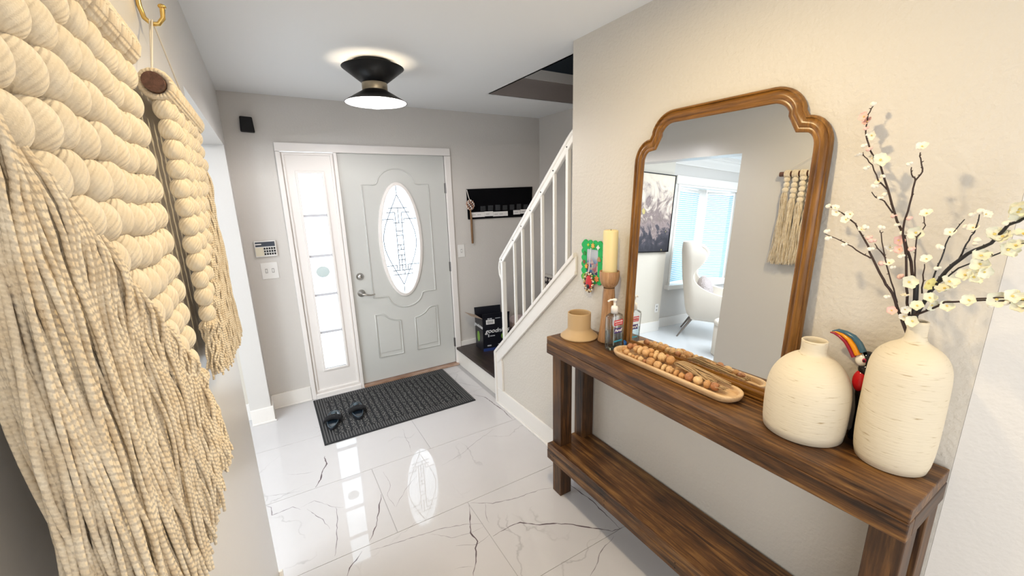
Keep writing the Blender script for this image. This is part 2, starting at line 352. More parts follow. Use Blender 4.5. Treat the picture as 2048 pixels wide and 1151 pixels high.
# drawn marble veins: each polyline is an inlay of its tile
VEINS=[(.0059,[(.195,-2.148),(.281,-2.139),(.358,-2.15),(.436,-2.22),(.503,-2.249),(.585,-2.311),(.654,-2.386),(.725,-2.455),(.786,-2.463)]),(.0057,[(.184,-1.887),(.143,-1.98),(.111,-2.068),(.115,-2.136),(.086,-2.167),(.066,-2.22),(.03,-2.272),(.015,-2.299)]),(.0036,[(-.362,-1.901),(-.233,-1.921),(-.107,-1.943),(-.008,-1.962),(.098,-1.999),(.19,-2.047)]),(.0074,[(-.453,-.942),(-.453,-1.04),(-.492,-1.13),(-.519,-1.221),(-.538,-1.249)]),(.0042,[(-.793,-1.265),(-.77,-1.29),(-.766,-1.361),(-.733,-1.366),(-.665,-1.352),(-.628,-1.402)]),(.0038,[(-.457,-1.491),(-.459,-1.576),(-.484,-1.716),(-.509,-1.84)]),(.005,[(-.216,-1.527),(-.25,-1.625),(-.286,-1.736),(-.322,-1.805),(-.353,-1.837)]),(.0047,[(-.394,-1.88),(-.429,-1.917),(-.461,-1.947),(-.476,-1.987)]),(.0055,[(.77,-.705),(.832,-.81),(.846,-.961),(.859,-1.103),(.848,-1.244)]),(.0038,[(.195,-1.876),(.303,-1.946),(.425,-1.979),(.574,-1.999),(.653,-2.027)]),(.005,[(.755,-2.026),(.77,-2.136),(.784,-2.239),(.779,-2.339),(.771,-2.464)]),(.002,[(.184,-1.468),(.337,-1.433),(.552,-1.327),(.672,-1.284)]),(.0034,[(.461,-2.584),(.544,-2.551),(.582,-2.523),(.712,-2.478)]),(.002,[(-.797,-1.17),(-.688,-1.212),(-.606,-1.236)]),(.002,[(-.678,-1.014),(-.582,-1.068),(-.526,-1.074)]),(.003,[(.741,-.383),(.807,-.501),(.88,-.60)]),(.0018,[(-.073,-1.965),(.013,-2.043),(.108,-2.074),(.184,-2.069)]),(.003,[(-.6,-1.417),(-.535,-1.552),(-.507,-1.641)]),(.002,[(-.627,-1.382),(-.555,-1.365),(-.475,-1.471),(-.419,-1.516)]),(.0018,[(-.156,-1.327),(-.147,-1.482),(-.189,-1.554),(-.175,-1.673)]),(.0018,[(-.166,-1.679),(-.072,-1.551),(.011,-1.48)]),(.002,[(.265,-1.921),(.23,-2.003),(.218,-2.06)]),(.0018,[(-.045,-2.219),(-.006,-2.231),(.035,-2.251)]),(.0018,[(.088,-.90),(.077,-1.101),(.059,-1.225)]),(.002,[(.009,-2.104),(.105,-2.151),(.191,-2.134)])]
rv=random.Random(3)
for wv,pl in VEINS:
    pts=[]
    for a,b_ in zip(pl,pl[1:]):
        L_=math.dist(a,b_); n=max(2,int(L_/.018))
        for q in range(n):
            t=q/n; pts.append((a[0]+(b_[0]-a[0])*t,a[1]+(b_[1]-a[1])*t))
    pts.append(pl[-1]); n=len(pts); vs=[]; 
    dev=0
    for i,(x,y) in enumerate(pts):
        q0=pts[max(0,i-1)]; q1=pts[min(n-1,i+1)]; dx,dy=q1[0]-q0[0],q1[1]-q0[1]; l_=math.hypot(dx,dy) or 1; nx,ny=-dy/l_,dx/l_
        dev=dev*.6+rv.uniform(-.0035,.0035); ww=wv*1.35*(.35+.75*rv.random())*min(1,.25+3*min(i,n-1-i)/n)
        for s_ in (-.5,.5): vs.append((x+nx*(dev+s_*ww),y+ny*(dev+s_*ww),.00025))
    mb=MB(); mb.add(vs,[(2*i,2*i+1,2*i+3,2*i+2) for i in range(n-1)])
    mid=pts[n//2]; tl=next((t for t in tiles if t[0]<=mid[0]<=t[1] and t[2]<=mid[1]<=t[3]),tiles[0])
    obj('vein',mb,VEIN if wv>.0045 else VEINL,tl[4])

# baseboards
BH=.125
def base(name, boxes, m=TRIM):
    mb=MB()
    for q in boxes: mb.box(*q)
    return struct(name,mb,m,bevel=.003)
base('baseboard_front',[(XL,-.437,-.015,0,0,BH),(XL,-.437,-.024,-.015,0,.014)])
base('baseboard_left',[(XL-.139,XL+.015,YJ-.015,YJ,0,BH),(XL,XL+.015,YJ,0,0,BH),(XL-.139,XL+.024,YJ-.024,YJ-.015,0,.014)])
base('baseboard_near_left',[(XL,XL+.015,-6.6,YN,0,BH),(XL-.139,XL+.015,YN,YN+.015,0,BH)])
base('baseboard_right',[(XR-.015,XR,-3.5,-.955,0,.14),(XR-.026,XR-.015,-3.5,-.955,0,.016)])
b=MB(); b.prism([(XR-.014,-3.5005),(XR+.456,-4.62),(XR+.4695,-4.62),(XR-.0005,-3.5005)],'z',0,.14); struct('baseboard_return',b,TRIM)
base('baseboard_living',[(-6.2,-2.44,-.015,0,0,.14),(-2.44,XL-.139,-.115,-.10,0,.14)])
base('baseboard_landing',[(.975,XS,-.014,0,.185,.235),(XS-.014,XS,-1.0,-.014,.185,.235)])
# crown moulding of the living room
cr=MB(); cr.prism([(0,2.285),(-.018,2.285),(-.024,2.30),(-.05,2.325),(-.085,2.355),(-.10,2.385),(-.125,2.39),(-.135,2.415),(-.17,2.42),(-.17,2.44),(0,2.44)],'x',-6.2,-2.44)
struct('trim_2',cr,TRIM)

# ------------------------------------------------------------------ front door
door=struct('door_1',loc=(.457,0,0))
fr=MB(); fr.box(-.435,-.401,-.018,-.0005,0,2.046); fr.box(-.435,.973,-.018,-.0005,2.0475,2.112); fr.box(.918,.973,-.018,-.0005,0,2.046)
fr.box(-.030,-.004,-.022,.02,0,2.047); fr.box(.9185,.954,.0005,.14,0,2.06); fr.box(-.419,.954,.0005,.14,2.061,2.099); fr.box(-.419,-.402,.0005,.14,0,2.06); fr.box(-.018,-.004,.02,.14,0,2.06)
obj('frame',fr,TRIMG,door,.004)
ns=96
def ellip(cx,cz,a,b,n=ns): return [(cx+a*math.cos(2*PI*i/n),cz+b*math.sin(2*PI*i/n)) for i in range(n)]
def rect_loop(cx,cz,x0,x1,z0,z1,n=ns,asp=1):
    out=[]
    for i in range(n):
        a=2*PI*i/n; dx,dz=math.cos(a)*.17,math.sin(a)*.487
        t=min(((x1-cx)/dx if dx>1e-9 else (x0-cx)/dx if dx<-1e-9 else 1e9),((z1-cz)/dz if dz>1e-9 else (z0-cz)/dz if dz<-1e-9 else 1e9))
        out.append((cx+dx*t,cz+dz*t))
    # snap the nearest loop points on the corners
    for c_ in ((x0,z0),(x0,z1),(x1,z0),(x1,z1)):
        i=min(range(n),key=lambda k:math.dist(out[k],c_)); out[i]=c_
    return out
OX,OZ=.458,1.305
slab=MB(); slab.ringprism(rect_loop(OX,OZ,.001,.913,.024,2.050),ellip(OX,OZ,.172,.490),'y',.008,.052)
sl=obj('door_slab',slab,DOORP,door)
bk=MB(); bk.box(-.003,.001,.012,.05,.024,2.052); bk.box(.913,.918,.012,.05,.024,2.052); bk.box(0,.914,.012,.05,2.050,2.060); obj('weather_strip',bk,BLACKP,door)
def smooth(pts, it=2, closed=True):
    for _ in range(it):
        o=[]; n=len(pts)
        for i in range(n if closed else n-1):
            a,b_=pts[i],pts[(i+1)%n]; o.append(tuple(.75*p+.25*q for p,q in zip(a,b_))); o.append(tuple(.25*p+.75*q for p,q in zip(a,b_)))
        pts=o
    return pts
def arc(cx,cz,a,b,t0,t1,n): return [(cx+a*math.cos(t0+(t1-t0)*i/n),cz+b*math.sin(t0+(t1-t0)*i/n)) for i in range(n+1)]
up=[(.166,1.797),(.262,1.797),(.285,1.803)]+arc(OX,1.79,.165,.140,PI*.93,PI*.07,18)+[(.631,1.803),(.654,1.797),(.750,1.797),(.750,.812),(.645,.812),(.62,.806)]+arc(OX,.815,.160,.125,-PI*.05,-PI*.95,18)+[(.296,.806),(.271,.812),(.166,.812)]
def mould(path,y=.008,r=.009):
    mb=MB(); n=len(path); c_=(sum(p[0] for p in path)/n,sum(p[1] for p in path)/n)
    mb.tube([(x,y,z) for x,z in path],r,8,closed=True,flat=.6); return mb
obj('panel_moulding',mould(up),DOORP,sl)
lo=[(.164,.243),(.164,.655),(.215,.655),(.245,.645),(.285,.605),(.325,.583),(.389,.568),(.389,.232+.01)]
obj('panel_moulding',mould(lo),DOORP,sl); obj('panel_moulding',mould([(.916-x,z) for x,z in lo]),DOORP,sl)
ctr=lambda P,s_:[( (x-sum(p[0] for p in P)/len(P))*s_+sum(p[0] for p in P)/len(P),(z-sum(p[1] for p in P)/len(P))*s_+sum(p[1] for p in P)/len(P)) for x,z in P]
for P in (lo,[(.916-x,z) for x,z in lo]):
    q=MB(); q.prism(ctr(P,.86),'y',.003,.009); obj('raised_panel',q,DOORP,sl,.004)
ov=MB(); ov.ringprism(ellip(OX,OZ,.196,.512),ellip(OX,OZ,.168,.485),'y',-.006,.012); obj('oval_trim',ov,TRIMG,sl,.005)
ov=MB(); ov.ringprism(ellip(OX,OZ,.180,.497),ellip(OX,OZ,.166,.483),'y',-.012,-.004); obj('oval_trim',ov,TRIMG,sl,.003)
gl=MB(); gl.prism(ellip(OX,OZ,.171,.489),'y',.028,.031); obj('oval_glass',gl,GLASS,sl)
ld=MB()
def ll(pts,r=.0040): ld.tube([(OX+u*.168,.027,OZ+v*.485) for u,v in pts],r,6)
ves=[(.80*math.sin(PI*t)*(1-.10*math.cos(2*PI*t)),-.84+1.68*t) for t in [i/20 for i in range(21)]]
ll(ves); ll([(-u,v) for u,v in ves])
for u in (-.17,.17): ll([(u,.52),(u,-.56)])
for v in (.60,): ll([(-.5,v),(.5,v)])
for v in (.52,): ll([(-.62,v),(-.17,v)]); ll([(.17,v),(.62,v)])
for v in (.40,-.46): ll([(-1,v+.0),(-.28,v)]); ll([(.28,v),(1,v)])
ll([(-.28,.40),(-.28,.33),(.28,.33),(.28,.40)]); ll([(0,.60),(0,.33)])
for v in (.18,.10,-.08,-.17,-.27,-.36,-.46): ll([(-.17,v),(.17,v)])
for v in (-.56,-.64): ll([(-.55,v),(.55,v)])
ll([(0,-.27),(0,-.56)]); ll([(0,-.08),(0,-.17)]); ll([(-.3,-.46),(-.3,-.56)]); ll([(.3,-.46),(.3,-.56)]); ll([(.1,-.56),(.1,-.64)]); ll([(0,.85),(0,1)]); ll([(0,-.85),(0,-1)])
obj('leaded_pattern',ld,LEAD,sl)
kb=MB(); kb.lathe([(.0001,-.024),(.016,-.024),(.019,-.018),(.030,-.010),(.032,0)],(.071,.008,1.023),24,'y'); kb.box(.068,.074,-.024,-.015,1.008,1.036)
plabel(obj('deadbolt',kb,NICKEL,sl),'round satin nickel deadbolt')
kb=MB(); kb.lathe([(.0001,-.030),(.013,-.028),(.014,-.012),(.031,-.008),(.033,0)],(.068,.008,.873),24,'y')
kb.tube([(.068,-.025,.873),(.068,-.050,.873),(.082,-.056,.870),(.11,-.054,.862),(.14,-.052,.856),(.172,-.050,.862)],[.009,.009,.0085,.0075,.007,.006],8)
plabel(obj('lever_handle',kb,NICKEL,sl),'satin nickel lever handle')
for z in (1.76,1.02,.24):
    h_=MB(); h_.tube([(.916,-.004,z-.045),(.916,-.004,z+.045)],.007,8); h_.box(.905,.916,-.002,.01,z-.045,z+.045); obj('hinge',h_,STEELD,door)
th=MB(); th.box(-.004,.93,-.045,.10,0,.018); plabel(obj('threshold',th,wood('worn_threshold_wood',[(.18,.09,.05),(.33,.19,.12),(.55,.44,.36)],'x',2,.5,False),door,.004),'worn brown wooden threshold')
# sidelight
wn=struct('window_1',loc=(-.215,0,0))
s=MB(); gx0,gx1,gz0,gz1=-.300,-.128,.247,1.888
s.box(-.401,gx0,.006,.05,.04,2.047); s.box(gx1,-.030,.006,.05,.04,2.047); s.box(gx0,gx1,.006,.05,.04,gz0); s.box(gx0,gx1,.006,.05,gz1,2.047)
obj('frame',s,TRIMG,wn)
s=MB(); s.ringprism([(-.395,.05),(-.036,.05),(-.036,2.04),(-.395,2.04)],[(-.378,.067),(-.053,.067),(-.053,2.023),(-.378,2.023)],'y',-.004,.008); obj('frame_moulding',s,TRIMG,wn,.003)
s=MB(); s.ringprism([(gx0-.018,gz0-.018),(gx1+.018,gz0-.018),(gx1+.018,gz1+.018),(gx0-.018,gz1+.018)],[(gx0,gz0),(gx1,gz0),(gx1,gz1),(gx0,gz1)],'y',-.003,.02); obj('pane_moulding',s,TRIMG,wn,.003)
s=MB(); s.box(-.401,-.03,-.03,.02,0,.04); obj('sill',s,TRIMG,wn,.004)
for i in range(5):
    z0=gz0+i*.3282; s=MB(); s.box(gx0,gx1,.028,.031,z0,z0+.3282); obj('pane',s,GLASS,wn)
    if i: s=MB(); s.box(gx0,gx1,.012,.040,z0-.010,z0+.010); obj('muntin',s,MUNT,wn)
s=MB(); s.ell((-.214,.0265,1.095),.052,.0015,.048,24,10); plabel(obj('oval_sticker',s,mat('sticker',(.62,.72,.72),.6),wn),'grey oval sticker on the middle pane')

# ------------------------------------------------------------------ living room bay window + blinds
wb=struct('window_2',loc=(-3.4,0,.6))
s=MB(); s.box(-4.40,-2.62,-.02,0,2.03,2.14); s.box(-4.40,-2.62,-.07,.30,.56,.62); s.box(-4.36,-4.25,-.02,.0,.62,2.03); s.box(-2.72,-2.68,-.01,.15,.62,2.03)
s.box(-4.25,-2.70,.0,.36,2.00,2.04)
obj('frame',s,TRIM,wb,.003)
P1,P2,P3,P4=(-2.72,.10),(-3.52,.24),(-3.66,.24),(-4.24,.10)
s=MB()
for (a,b_) in ((P1,P2),(P3,P4)):
    for p_ in (a,b_): s.box(p_[0]-.035,p_[0]+.035,p_[1]-.02,p_[1]+.04,.60,2.02)
s.box(P3[0]-.02,P2[0]+.02,.223,.30,.601,2.019); s.box(-4.3,-2.65,.13,.34,.5,.60); s.box(-4.3,-2.65,.13,.34,2.03,2.1)
obj('mullion',s,TRIM,wb)
SLAT=bpy.data.materials.new('blind_slat_daylit'); SLAT.use_nodes=True; nt=SLAT.node_tree; nt.nodes.remove(nt.nodes['Principled BSDF'])
d_=N(nt,'ShaderNodeBsdfDiffuse'); d_.inputs[0].default_value=(.62,.80,.86,1); t_=N(nt,'ShaderNodeBsdfTranslucent'); t_.inputs[0].default_value=(.42,.68,.80,1); x_=N(nt,'ShaderNodeMixShader'); x_.inputs[0].default_value=.42  # white slats: the cyan of the daylight is put into their colour
nt.links.new(d_.outputs[0],x_.inputs[1]); nt.links.new(t_.outputs[0],x_.inputs[2]); nt.links.new(x_.outputs[0],nt.nodes['Material Output'].inputs[0])
for (a,b_,lab) in ((P1,P2,'white horizontal blind in the wider bay pane behind the armchair, seen in the mirror'),(P3,P4,'white horizontal blind in the narrower bay pane right of the mullion, seen in the mirror')):
    A=Vector((*a,0)); B=Vector((*b_,0)); D=(B-A).normalized(); Nn=Vector((-D.y,D.x,0)); L_=(B-A).length
    A=A+D*.04; L_-=.08
    g_=MB(); g_.obox(A+D*L_/2+Vector((0,.03,1.30)),L_,.004,1.38,Matrix.Rotation(math.atan2(D.y,D.x),3,'Z')); obj('pane',g_,GLASS,wb)
    bl=thing('window_blind',lab,'blind',A+D*L_/2+Vector((0,-.03,1.95)))
    s=MB(); rot=Matrix.Rotation(math.atan2(D.y,D.x),3,'Z')
    for i in range(46):
        s.obox(A+D*L_/2+Vector((0,-.03,.65+i*.0285)),L_,.026,.0012,rot@Matrix.Rotation(math.radians(-38),3,'X'))
    o=obj('slats',s,SLAT,bl); o['kind']='stuff'
    s=MB(); s.obox(A+D*L_/2+Vector((0,-.03,1.965)),L_,.035,.035,rot); obj('head_rail',s,TRIM,bl)

# ------------------------------------------------------------------ stairs
st=struct('staircase',loc=(1.46,-1.0,0))
s=MB(); s.box(.965,XS,-1.02,0,0,.160); obj('landing_core',s,GROUT,st)
s=MB(); s.box(.920,XS,-1.02,0,.162,.185); obj('landing_tread',s,TREAD,st,.004)
for a,b_ in ((-1.0,-.62),(-.62,-.28),(-.28,-.001)):
    s=MB(); s.box(.936,.962,a+.001,b_-.001,0,.160); obj('riser_tile',s,RISER_M,st)
for i in range(11):
    y=-1.02-.215*i; z=.185+.19*i
    s=MB(); s.box(1.0,XS,y-.30,y+.0,z+.165,z+.19); obj('tread',s,TREAD,st,.004)
    s=MB(); s.box(1.0,XS,y-.03,y-.012,z,z+.164); obj('riser',s,TRIM,st)
# knee wall cap (slope + upright end)
cap=MB()
dy,dz=YE+.955,1.33-.46
def slopebox(x0,x1,o0,o1,ya,yb): # band parallel to the slope, offsets measured vertically
    z=lambda y:.452+(1.33-.452-.03)*( -.955-y)/(-.955-YE)
    return [(ya,z(ya)+o0),(ya,z(ya)+o1),(yb,z(yb)+o1),(yb,z(yb)+o0)],x0,x1
for x0,x1,o0,o1,ya,yb in ((.872,1.015,.0,.028,-.935,-1.935),(.882,XR-.0005,-.085,.0,-.950,-1.945),(.877,XR-.0005,-.105,-.085,-.970,-1.945)):
    pl,a,b_=slopebox(x0,x1,o0,o1,ya,yb); cap.prism(pl,'x',a,b_)
cap.box(.8725,1.0145,-.954,-.9275,.0,.452); cap.box(.8825,XR-.0005,-1.03,-.9545,.14,.418); cap.box(.8775,XR-.0005,-1.045,-1.0305,.14,.40)
struct('trim_3',cap,TRIM,bevel=.003)
# railing
RAILW=mat('white_rail_paint',(.86,.85,.82),.3)
rl=thing('stair_railing','white metal stair railing with slim square balusters on the sloping knee wall','railing',(.95,-1.0,.6))
rz=lambda y:1.215+.926*(-.985-y)
s=MB(); s.prism([(-.975,rz(-.975)-.045),(-.955,rz(-.975)-.01),(-1.80,rz(-1.80)+.005),(-1.84,rz(-1.83)+.005),(-2.3,rz(-1.83)+.005),(-2.3,rz(-1.83)-.035),(-1.84,rz(-1.83)-.035)],'x',.938,.962); obj('hand_rail',s,RAILW,rl,.005)
s=MB(); s.tube([(.95,-.965,rz(-.975)-.004),(.95,-1.80,rz(-1.80)+.014),(.95,-1.835,rz(-1.83)+.016),(.95,-2.3,rz(-1.83)+.016)],.018,10); obj('rail_top',s,RAILW,rl)
s=MB(); s.tube([(.95,-.965,rz(-.975)-.002),(.95,-.94,rz(-.975)-.03),(.95,-.932,rz(-.975)-.075),(.95,-.94,rz(-.975)-.125),(.95,-.975,rz(-.975)-.17)],.010,8); obj('rail_end_loop',s,RAILW,rl)
zc_=lambda y:.452+.848*( -.955-y)/(-.955-YE)+.028
for i,y in enumerate((-.992,-1.17,-1.285,-1.403,-1.528,-1.66,-1.79)):
    r=.015 if i in (0,) else (.011 if i==6 else .0085)
    s=MB(); s.box(.95-r,.95+r,y-r,y+r,zc_(y)-.004,rz(y)-.025); obj('newel_post' if i==0 else 'baluster',s,RAILW,rl)
    s=MB(); s.tube([(.936,y,rz(y)-.018),(.939,y,rz(y)-.018)],.0045,8); obj('screw',s,BLACKP,rl)

# ------------------------------------------------------------------ ceiling lamp
lp=thing('ceiling_lamp','black hourglass ceiling lamp with a brass waist, lit, on the hall ceiling','lamp',(LX,LY,2.44))
s=MB(); s.lathe([(.105,-.0),(.108,-.008),(.100,-.024),(.0001,-.026)],(LX,LY,2.44),40); obj('canopy',s,BLACKM,lp)
for k_ in range(3):
    s=MB(); a=k_*2.094+.4; s.box(LX+.06*math.cos(a)-.003,LX+.06*math.cos(a)+.003,LY+.06*math.sin(a)-.003,LY+.06*math.sin(a)+.003,2.332,2.414); obj('strut',s,BLACKM,lp)
SH_IN=mat('lamp_shade_inside',(.88,.86,.82),.5)
s=MB(); s.lathe([(.170,2.409),(.1715,2.4085),(.070,2.330),(.068,2.328),(.066,2.332),(.167,2.409)],(LX,LY,0),56,cap=False); obj('upper_shade',s,BLACKM,lp)
s=MB(); s.lathe([(.166,2.4075),(.063,2.331),(.0001,2.331)],(LX,LY,0),56,cap=False); plabel(obj('shade_lining',s,SH_IN,lp,fix=False),'white inside of the upper shade')
s=MB(); s.lathe([(.0001,2.329),(.0695,2.329),(.0705,2.327),(.0705,2.291),(.0695,2.289),(.0001,2.289)],(LX,LY,0),48); plabel(obj('waist_band',s,mat('aged_brass',(.42,.35,.25),.35,1),lp),'aged brass waist band')
s=MB(); s.lathe([(.068,2.290),(.070,2.288),(.174,2.226),(.1745,2.223),(.171,2.224),(.066,2.286)],(LX,LY,0),56,cap=False); obj('lower_shade',s,BLACKM,lp)
s=MB(); s.lathe([(.170,2.2245),(.065,2.284),(.0001,2.284)],(LX,LY,0),56,cap=False); plabel(obj('shade_lining',s,emis('lit_shade_lining',(.62,.60,.59),.25),lp,fix=False),'white lit inside of the lower shade')
s=MB(); s.lathe([(.070,2.236),(.076,2.226),(.070,2.214),(.045,2.200),(.02,2.194),(.0001,2.193)],(LX,LY,0),40,cap=False); o=obj('diffuser',s,glassy('diffuser_glass',(.62,.62,.68),.15,.5),lp); plabel(o,'clear glass dome under the bulb')

# ------------------------------------------------------------------ wall fittings
t=thing('motion_sensor','small black box high on the wall left of the front door','sensor',(-.583,0,2.22))
s=MB(); s.prism([(-.629,2.172),(-.540,2.168),(-.545,2.272),(-.622,2.275)],'y',-.05,-.004); obj('housing',s,BLACKP,t,.006)
s=MB(); s.box(-.60,-.57,-.004,0,2.20,2.24); obj('mount',s,BLACKP,t)
t=thing('alarm_keypad','cream alarm keypad with dark display on the wall left of the sidelight','keypad',(-.596,0,1.325))
s=MB(); s.box(-.668,-.523,-.024,0,1.266,1.388); obj('housing',s,WHITEP,t,.004)
s=MB(); s.box(-.66,-.531,-.026,-.0235,1.345,1.381); obj('display',s,mat('dark_display',(.03,.04,.06),.2),t)
s=MB(); s.box(-.66,-.62,-.0275,-.0255,1.360,1.368); obj('display_print',s,WHITEP,t)
s=MB(); s.box(-.664,-.61,-.0255,-.0235,1.274,1.340); obj('speaker_panel',s,CREAMP,t,.002)
for r_ in range(3):
    for c_ in range(5):
        s=MB(); x=-.603+c_*.0165; z=1.330-r_*.021; s.box(x-.0055,x+.0055,-.028,-.0235,z-.0075,z+.0065); obj('button',s,BLACKP if c_==0 or (r_==2) else mat('beige_key',(.40,.36,.26),.5) if False else BLACKP,t)
def switch(name,label,x0,x1,z0,z1,tog,group=None):
    t=thing(name,label,'switch',((x0+x1)/2,0,(z0+z1)/2),group)
    s=MB(); s.box(x0,x1,-.006,0,z0,z1); obj('cover_plate',s,WHITEP,t,.002)
    for x in tog:
        s=MB(); s.box(x-.005,x+.005,-.014,-.005,(z0+z1)/2-.012,(z0+z1)/2+.012); obj('toggle',s,WHITEP,t,.001)
        s=MB(); s.box(x-.008,x+.008,-.0066,-.0055,(z0+z1)/2-.017,(z0+z1)/2+.017); obj('toggle_slot',s,mat('slot_grey',(.35,.33,.31),.6),t)
switch('light_switch','white double light switch plate under the alarm keypad',-.649,-.535,1.089,1.218,(-.615,-.570))
switch('light_switch','white single light switch plate right of the front door',1.003,1.073,1.100,1.225,(1.038,))
t=thing('wall_outlet','white wall outlet low on the wall under the abstract painting, seen in the mirror','outlet',(-2.36,-.10,.33))
s=MB(); s.box(-2.395,-2.325,-.106,-.10,.27,.39); obj('cover_plate',s,WHITEP,t,.002)
for z in (.305,.355): s=MB(); s.box(-2.373,-2.347,-.108,-.105,z-.014,z+.014); obj('socket',s,mat('socket_grey',(.4,.38,.36),.5),t,.002)
# organizer
t=thing('wall_organizer','black fabric pocket organizer with white paper strips on the wall by the stairs','organizer',(1.49,0,1.6))
s=MB(); s.prism([(1.125,1.462),(1.862,1.458),(1.878,1.763),(1.122,1.748)],'y',-.016,-.001); obj('backing',s,BLACKCL,t,.003)
PK=mat('dark_clear_pocket',(.02,.022,.026),.25)
for i in range(7):
    x=1.26+i*.083; s=MB(); s.box(x,x+.055,-.021,-.0155,1.535,1.585+.004*(i%3)); obj('pocket',s,PK,t,.004)
for (x0,x1,z0,z1) in ((1.150,1.30,1.480,1.528),(1.302,1.395,1.484,1.530),(1.397,1.565,1.478,1.524),(1.635,1.715,1.487,1.530),(1.72,1.80,1.492,1.535)):
    s=MB(); s.box(x0,x1,-.024,-.016,z0,z1); p_=obj('paper_strip',s,PAPER,t)
    s=MB(); n=max(1,int((x1-x0)/.06))
    for q in range(n): s.box(x0+.012+q*.058,x0+.050+q*.058,-.0245,-.0238,(z0+z1)/2-.003,(z0+z1)/2+.001)
    obj('print',s,INK,p_)
t=thing('beaded_ornament','beaded ball ornament with a brown tassel hanging at the left of the black organizer','ornament',(1.135,-.05,1.60))
s=MB(); s.tube([(1.118,-.02,1.742),(1.126,-.035,1.68),(1.134,-.05,1.64)],.0022,6); s.tube([(1.123,-.02,1.742),(1.13,-.035,1.68),(1.136,-.05,1.64)],.0018,6); obj('cord',s,CORD,t)
s=MB(); s.ell((1.135,-.052,1.60),.034,.034,.042,16,10); obj('ball',s,mat('dark_brown_core',(.07,.035,.03),.6),t)
br=random.Random(5); bm_=[mat('pearl_bead',(.80,.72,.66),.25),mat('copper_bead',(.45,.24,.15),.3)]
for i in range(44):
    z=1-2*(i+.5)/44; a=i*2.4; r=math.sqrt(1-z*z); c_=(1.135+.036*r*math.cos(a),-.052+.036*r*math.sin(a),1.60+.044*z)
    s=MB(); s.ell(c_,.008,.008,.008,8,5); obj('bead',s,bm_[i%2],t)
s=MB()
for i in range(16):
    a=i*2.4; r=.009*math.sqrt(i/16); s.tube([(1.137+r*.3*math.cos(a),-.045,1.555),(1.150+r*math.cos(a),-.030+r*math.sin(a),1.46),(1.152+r*math.cos(a),-.026+r*math.sin(a),1.225+br.uniform(0,.01))],.0035,5)
plabel(obj('tassel',s,mat('brown_tassel',(.24,.13,.06),.8),t),'long brown tassel')

# ------------------------------------------------------------------ door mat and slippers
t=thing('door_mat','black and grey ribbed door mat on the tiles in front of the door','mat',(.155,-.435,0))
MX0,MX1,MY0,MY1=-.435,.742,-.818,-.048
mm_=bpy.data.materials.new('woven_mat'); mm_.use_nodes=True; nt=mm_.node_tree; b_=nt.nodes['Principled BSDF']; L=nt.links.new
tc=N(nt,'ShaderNodeTexCoord'); sp=N(nt,'ShaderNodeSeparateXYZ'); L(tc.outputs['Object'],sp.inputs[0])
def mth(op,a,b=None,c=None):
    n=N(nt,'ShaderNodeMath',operation=op)
    for i,v in enumerate((a,b,c)):
        if v is None: continue
        if isinstance(v,(int,float)): n.inputs[i].default_value=v
        else: L(v,n.inputs[i])
    return n.outputs[0]
mp=N(nt,'ShaderNodeMapping'); mp.inputs['Scale'].default_value=(130,60,1); L(tc.outputs['Object'],mp.inputs[0])
vz=N(nt,'ShaderNodeTexNoise',Scale=1.,Detail=2.); L(mp.outputs[0],vz.inputs['Vector'])
speck=mth('GREATER_THAN',vz.outputs[0],.52)
colm=mth('SINE',mth('MULTIPLY',sp.outputs[0],2*PI/.047)); colm=mth('GREATER_THAN',colm,-.55)
rc=ramp(nt,[(0,(.006,.007,.009)),(1,(.14,.135,.13))]); L(mth('MULTIPLY',speck,colm),rc.inputs[0]); L(rc.outputs[0],b_.inputs['Base Color']); b_.inputs['Roughness'].default_value=.9
bp=N(nt,'ShaderNodeBump',Strength=.8,Distance=.004); L(mth('MULTIPLY',speck,colm),bp.inputs['Height']); L(bp.outputs[0],b_.inputs['Normal'])
RUBB=mat('black_rubber',(.007,.008,.010),.7); RIB=mat('grey_rib',(.09,.087,.087),.9,bump=(300,.002,.8))
s=MB(); s.box(MX0,MX1,MY0,MY1,.0005,.007); obj('backing',s,RUBB,t,.003)
s=MB(); s.box(MX0+.085,MX1-.085,MY0+.088,MY1-.088,.006,.010); obj('woven_centre',s,mm_,t)
s=MB(); x=MX0+.014
while x<MX1-.016:
    e=x<MX0+.08 or x>MX1-.086
    if e: s.box(x,x+.0085,MY0+.012,MY1-.012,.0065,.011)
    else:
        s.box(x,x+.0085,MY0+.012,MY0+.085,.0065,.011); s.box(x,x+.0085,MY1-.085,MY1-.012,.0065,.011)
    x+=.0185
o=obj('ribs',s,RIB,t); o['kind']='stuff'
NAVY=mat('glossy_navy_footbed',(.006,.012,.020),.2); SOLE=mat('slipper_sole',(.015,.018,.024),.35); STRAP=mat('fluffy_black_strap',(.004,.004,.006),1,bump=(120,.01,1)); RIMM=mat('slipper_rim',(.05,.075,.095),.2)
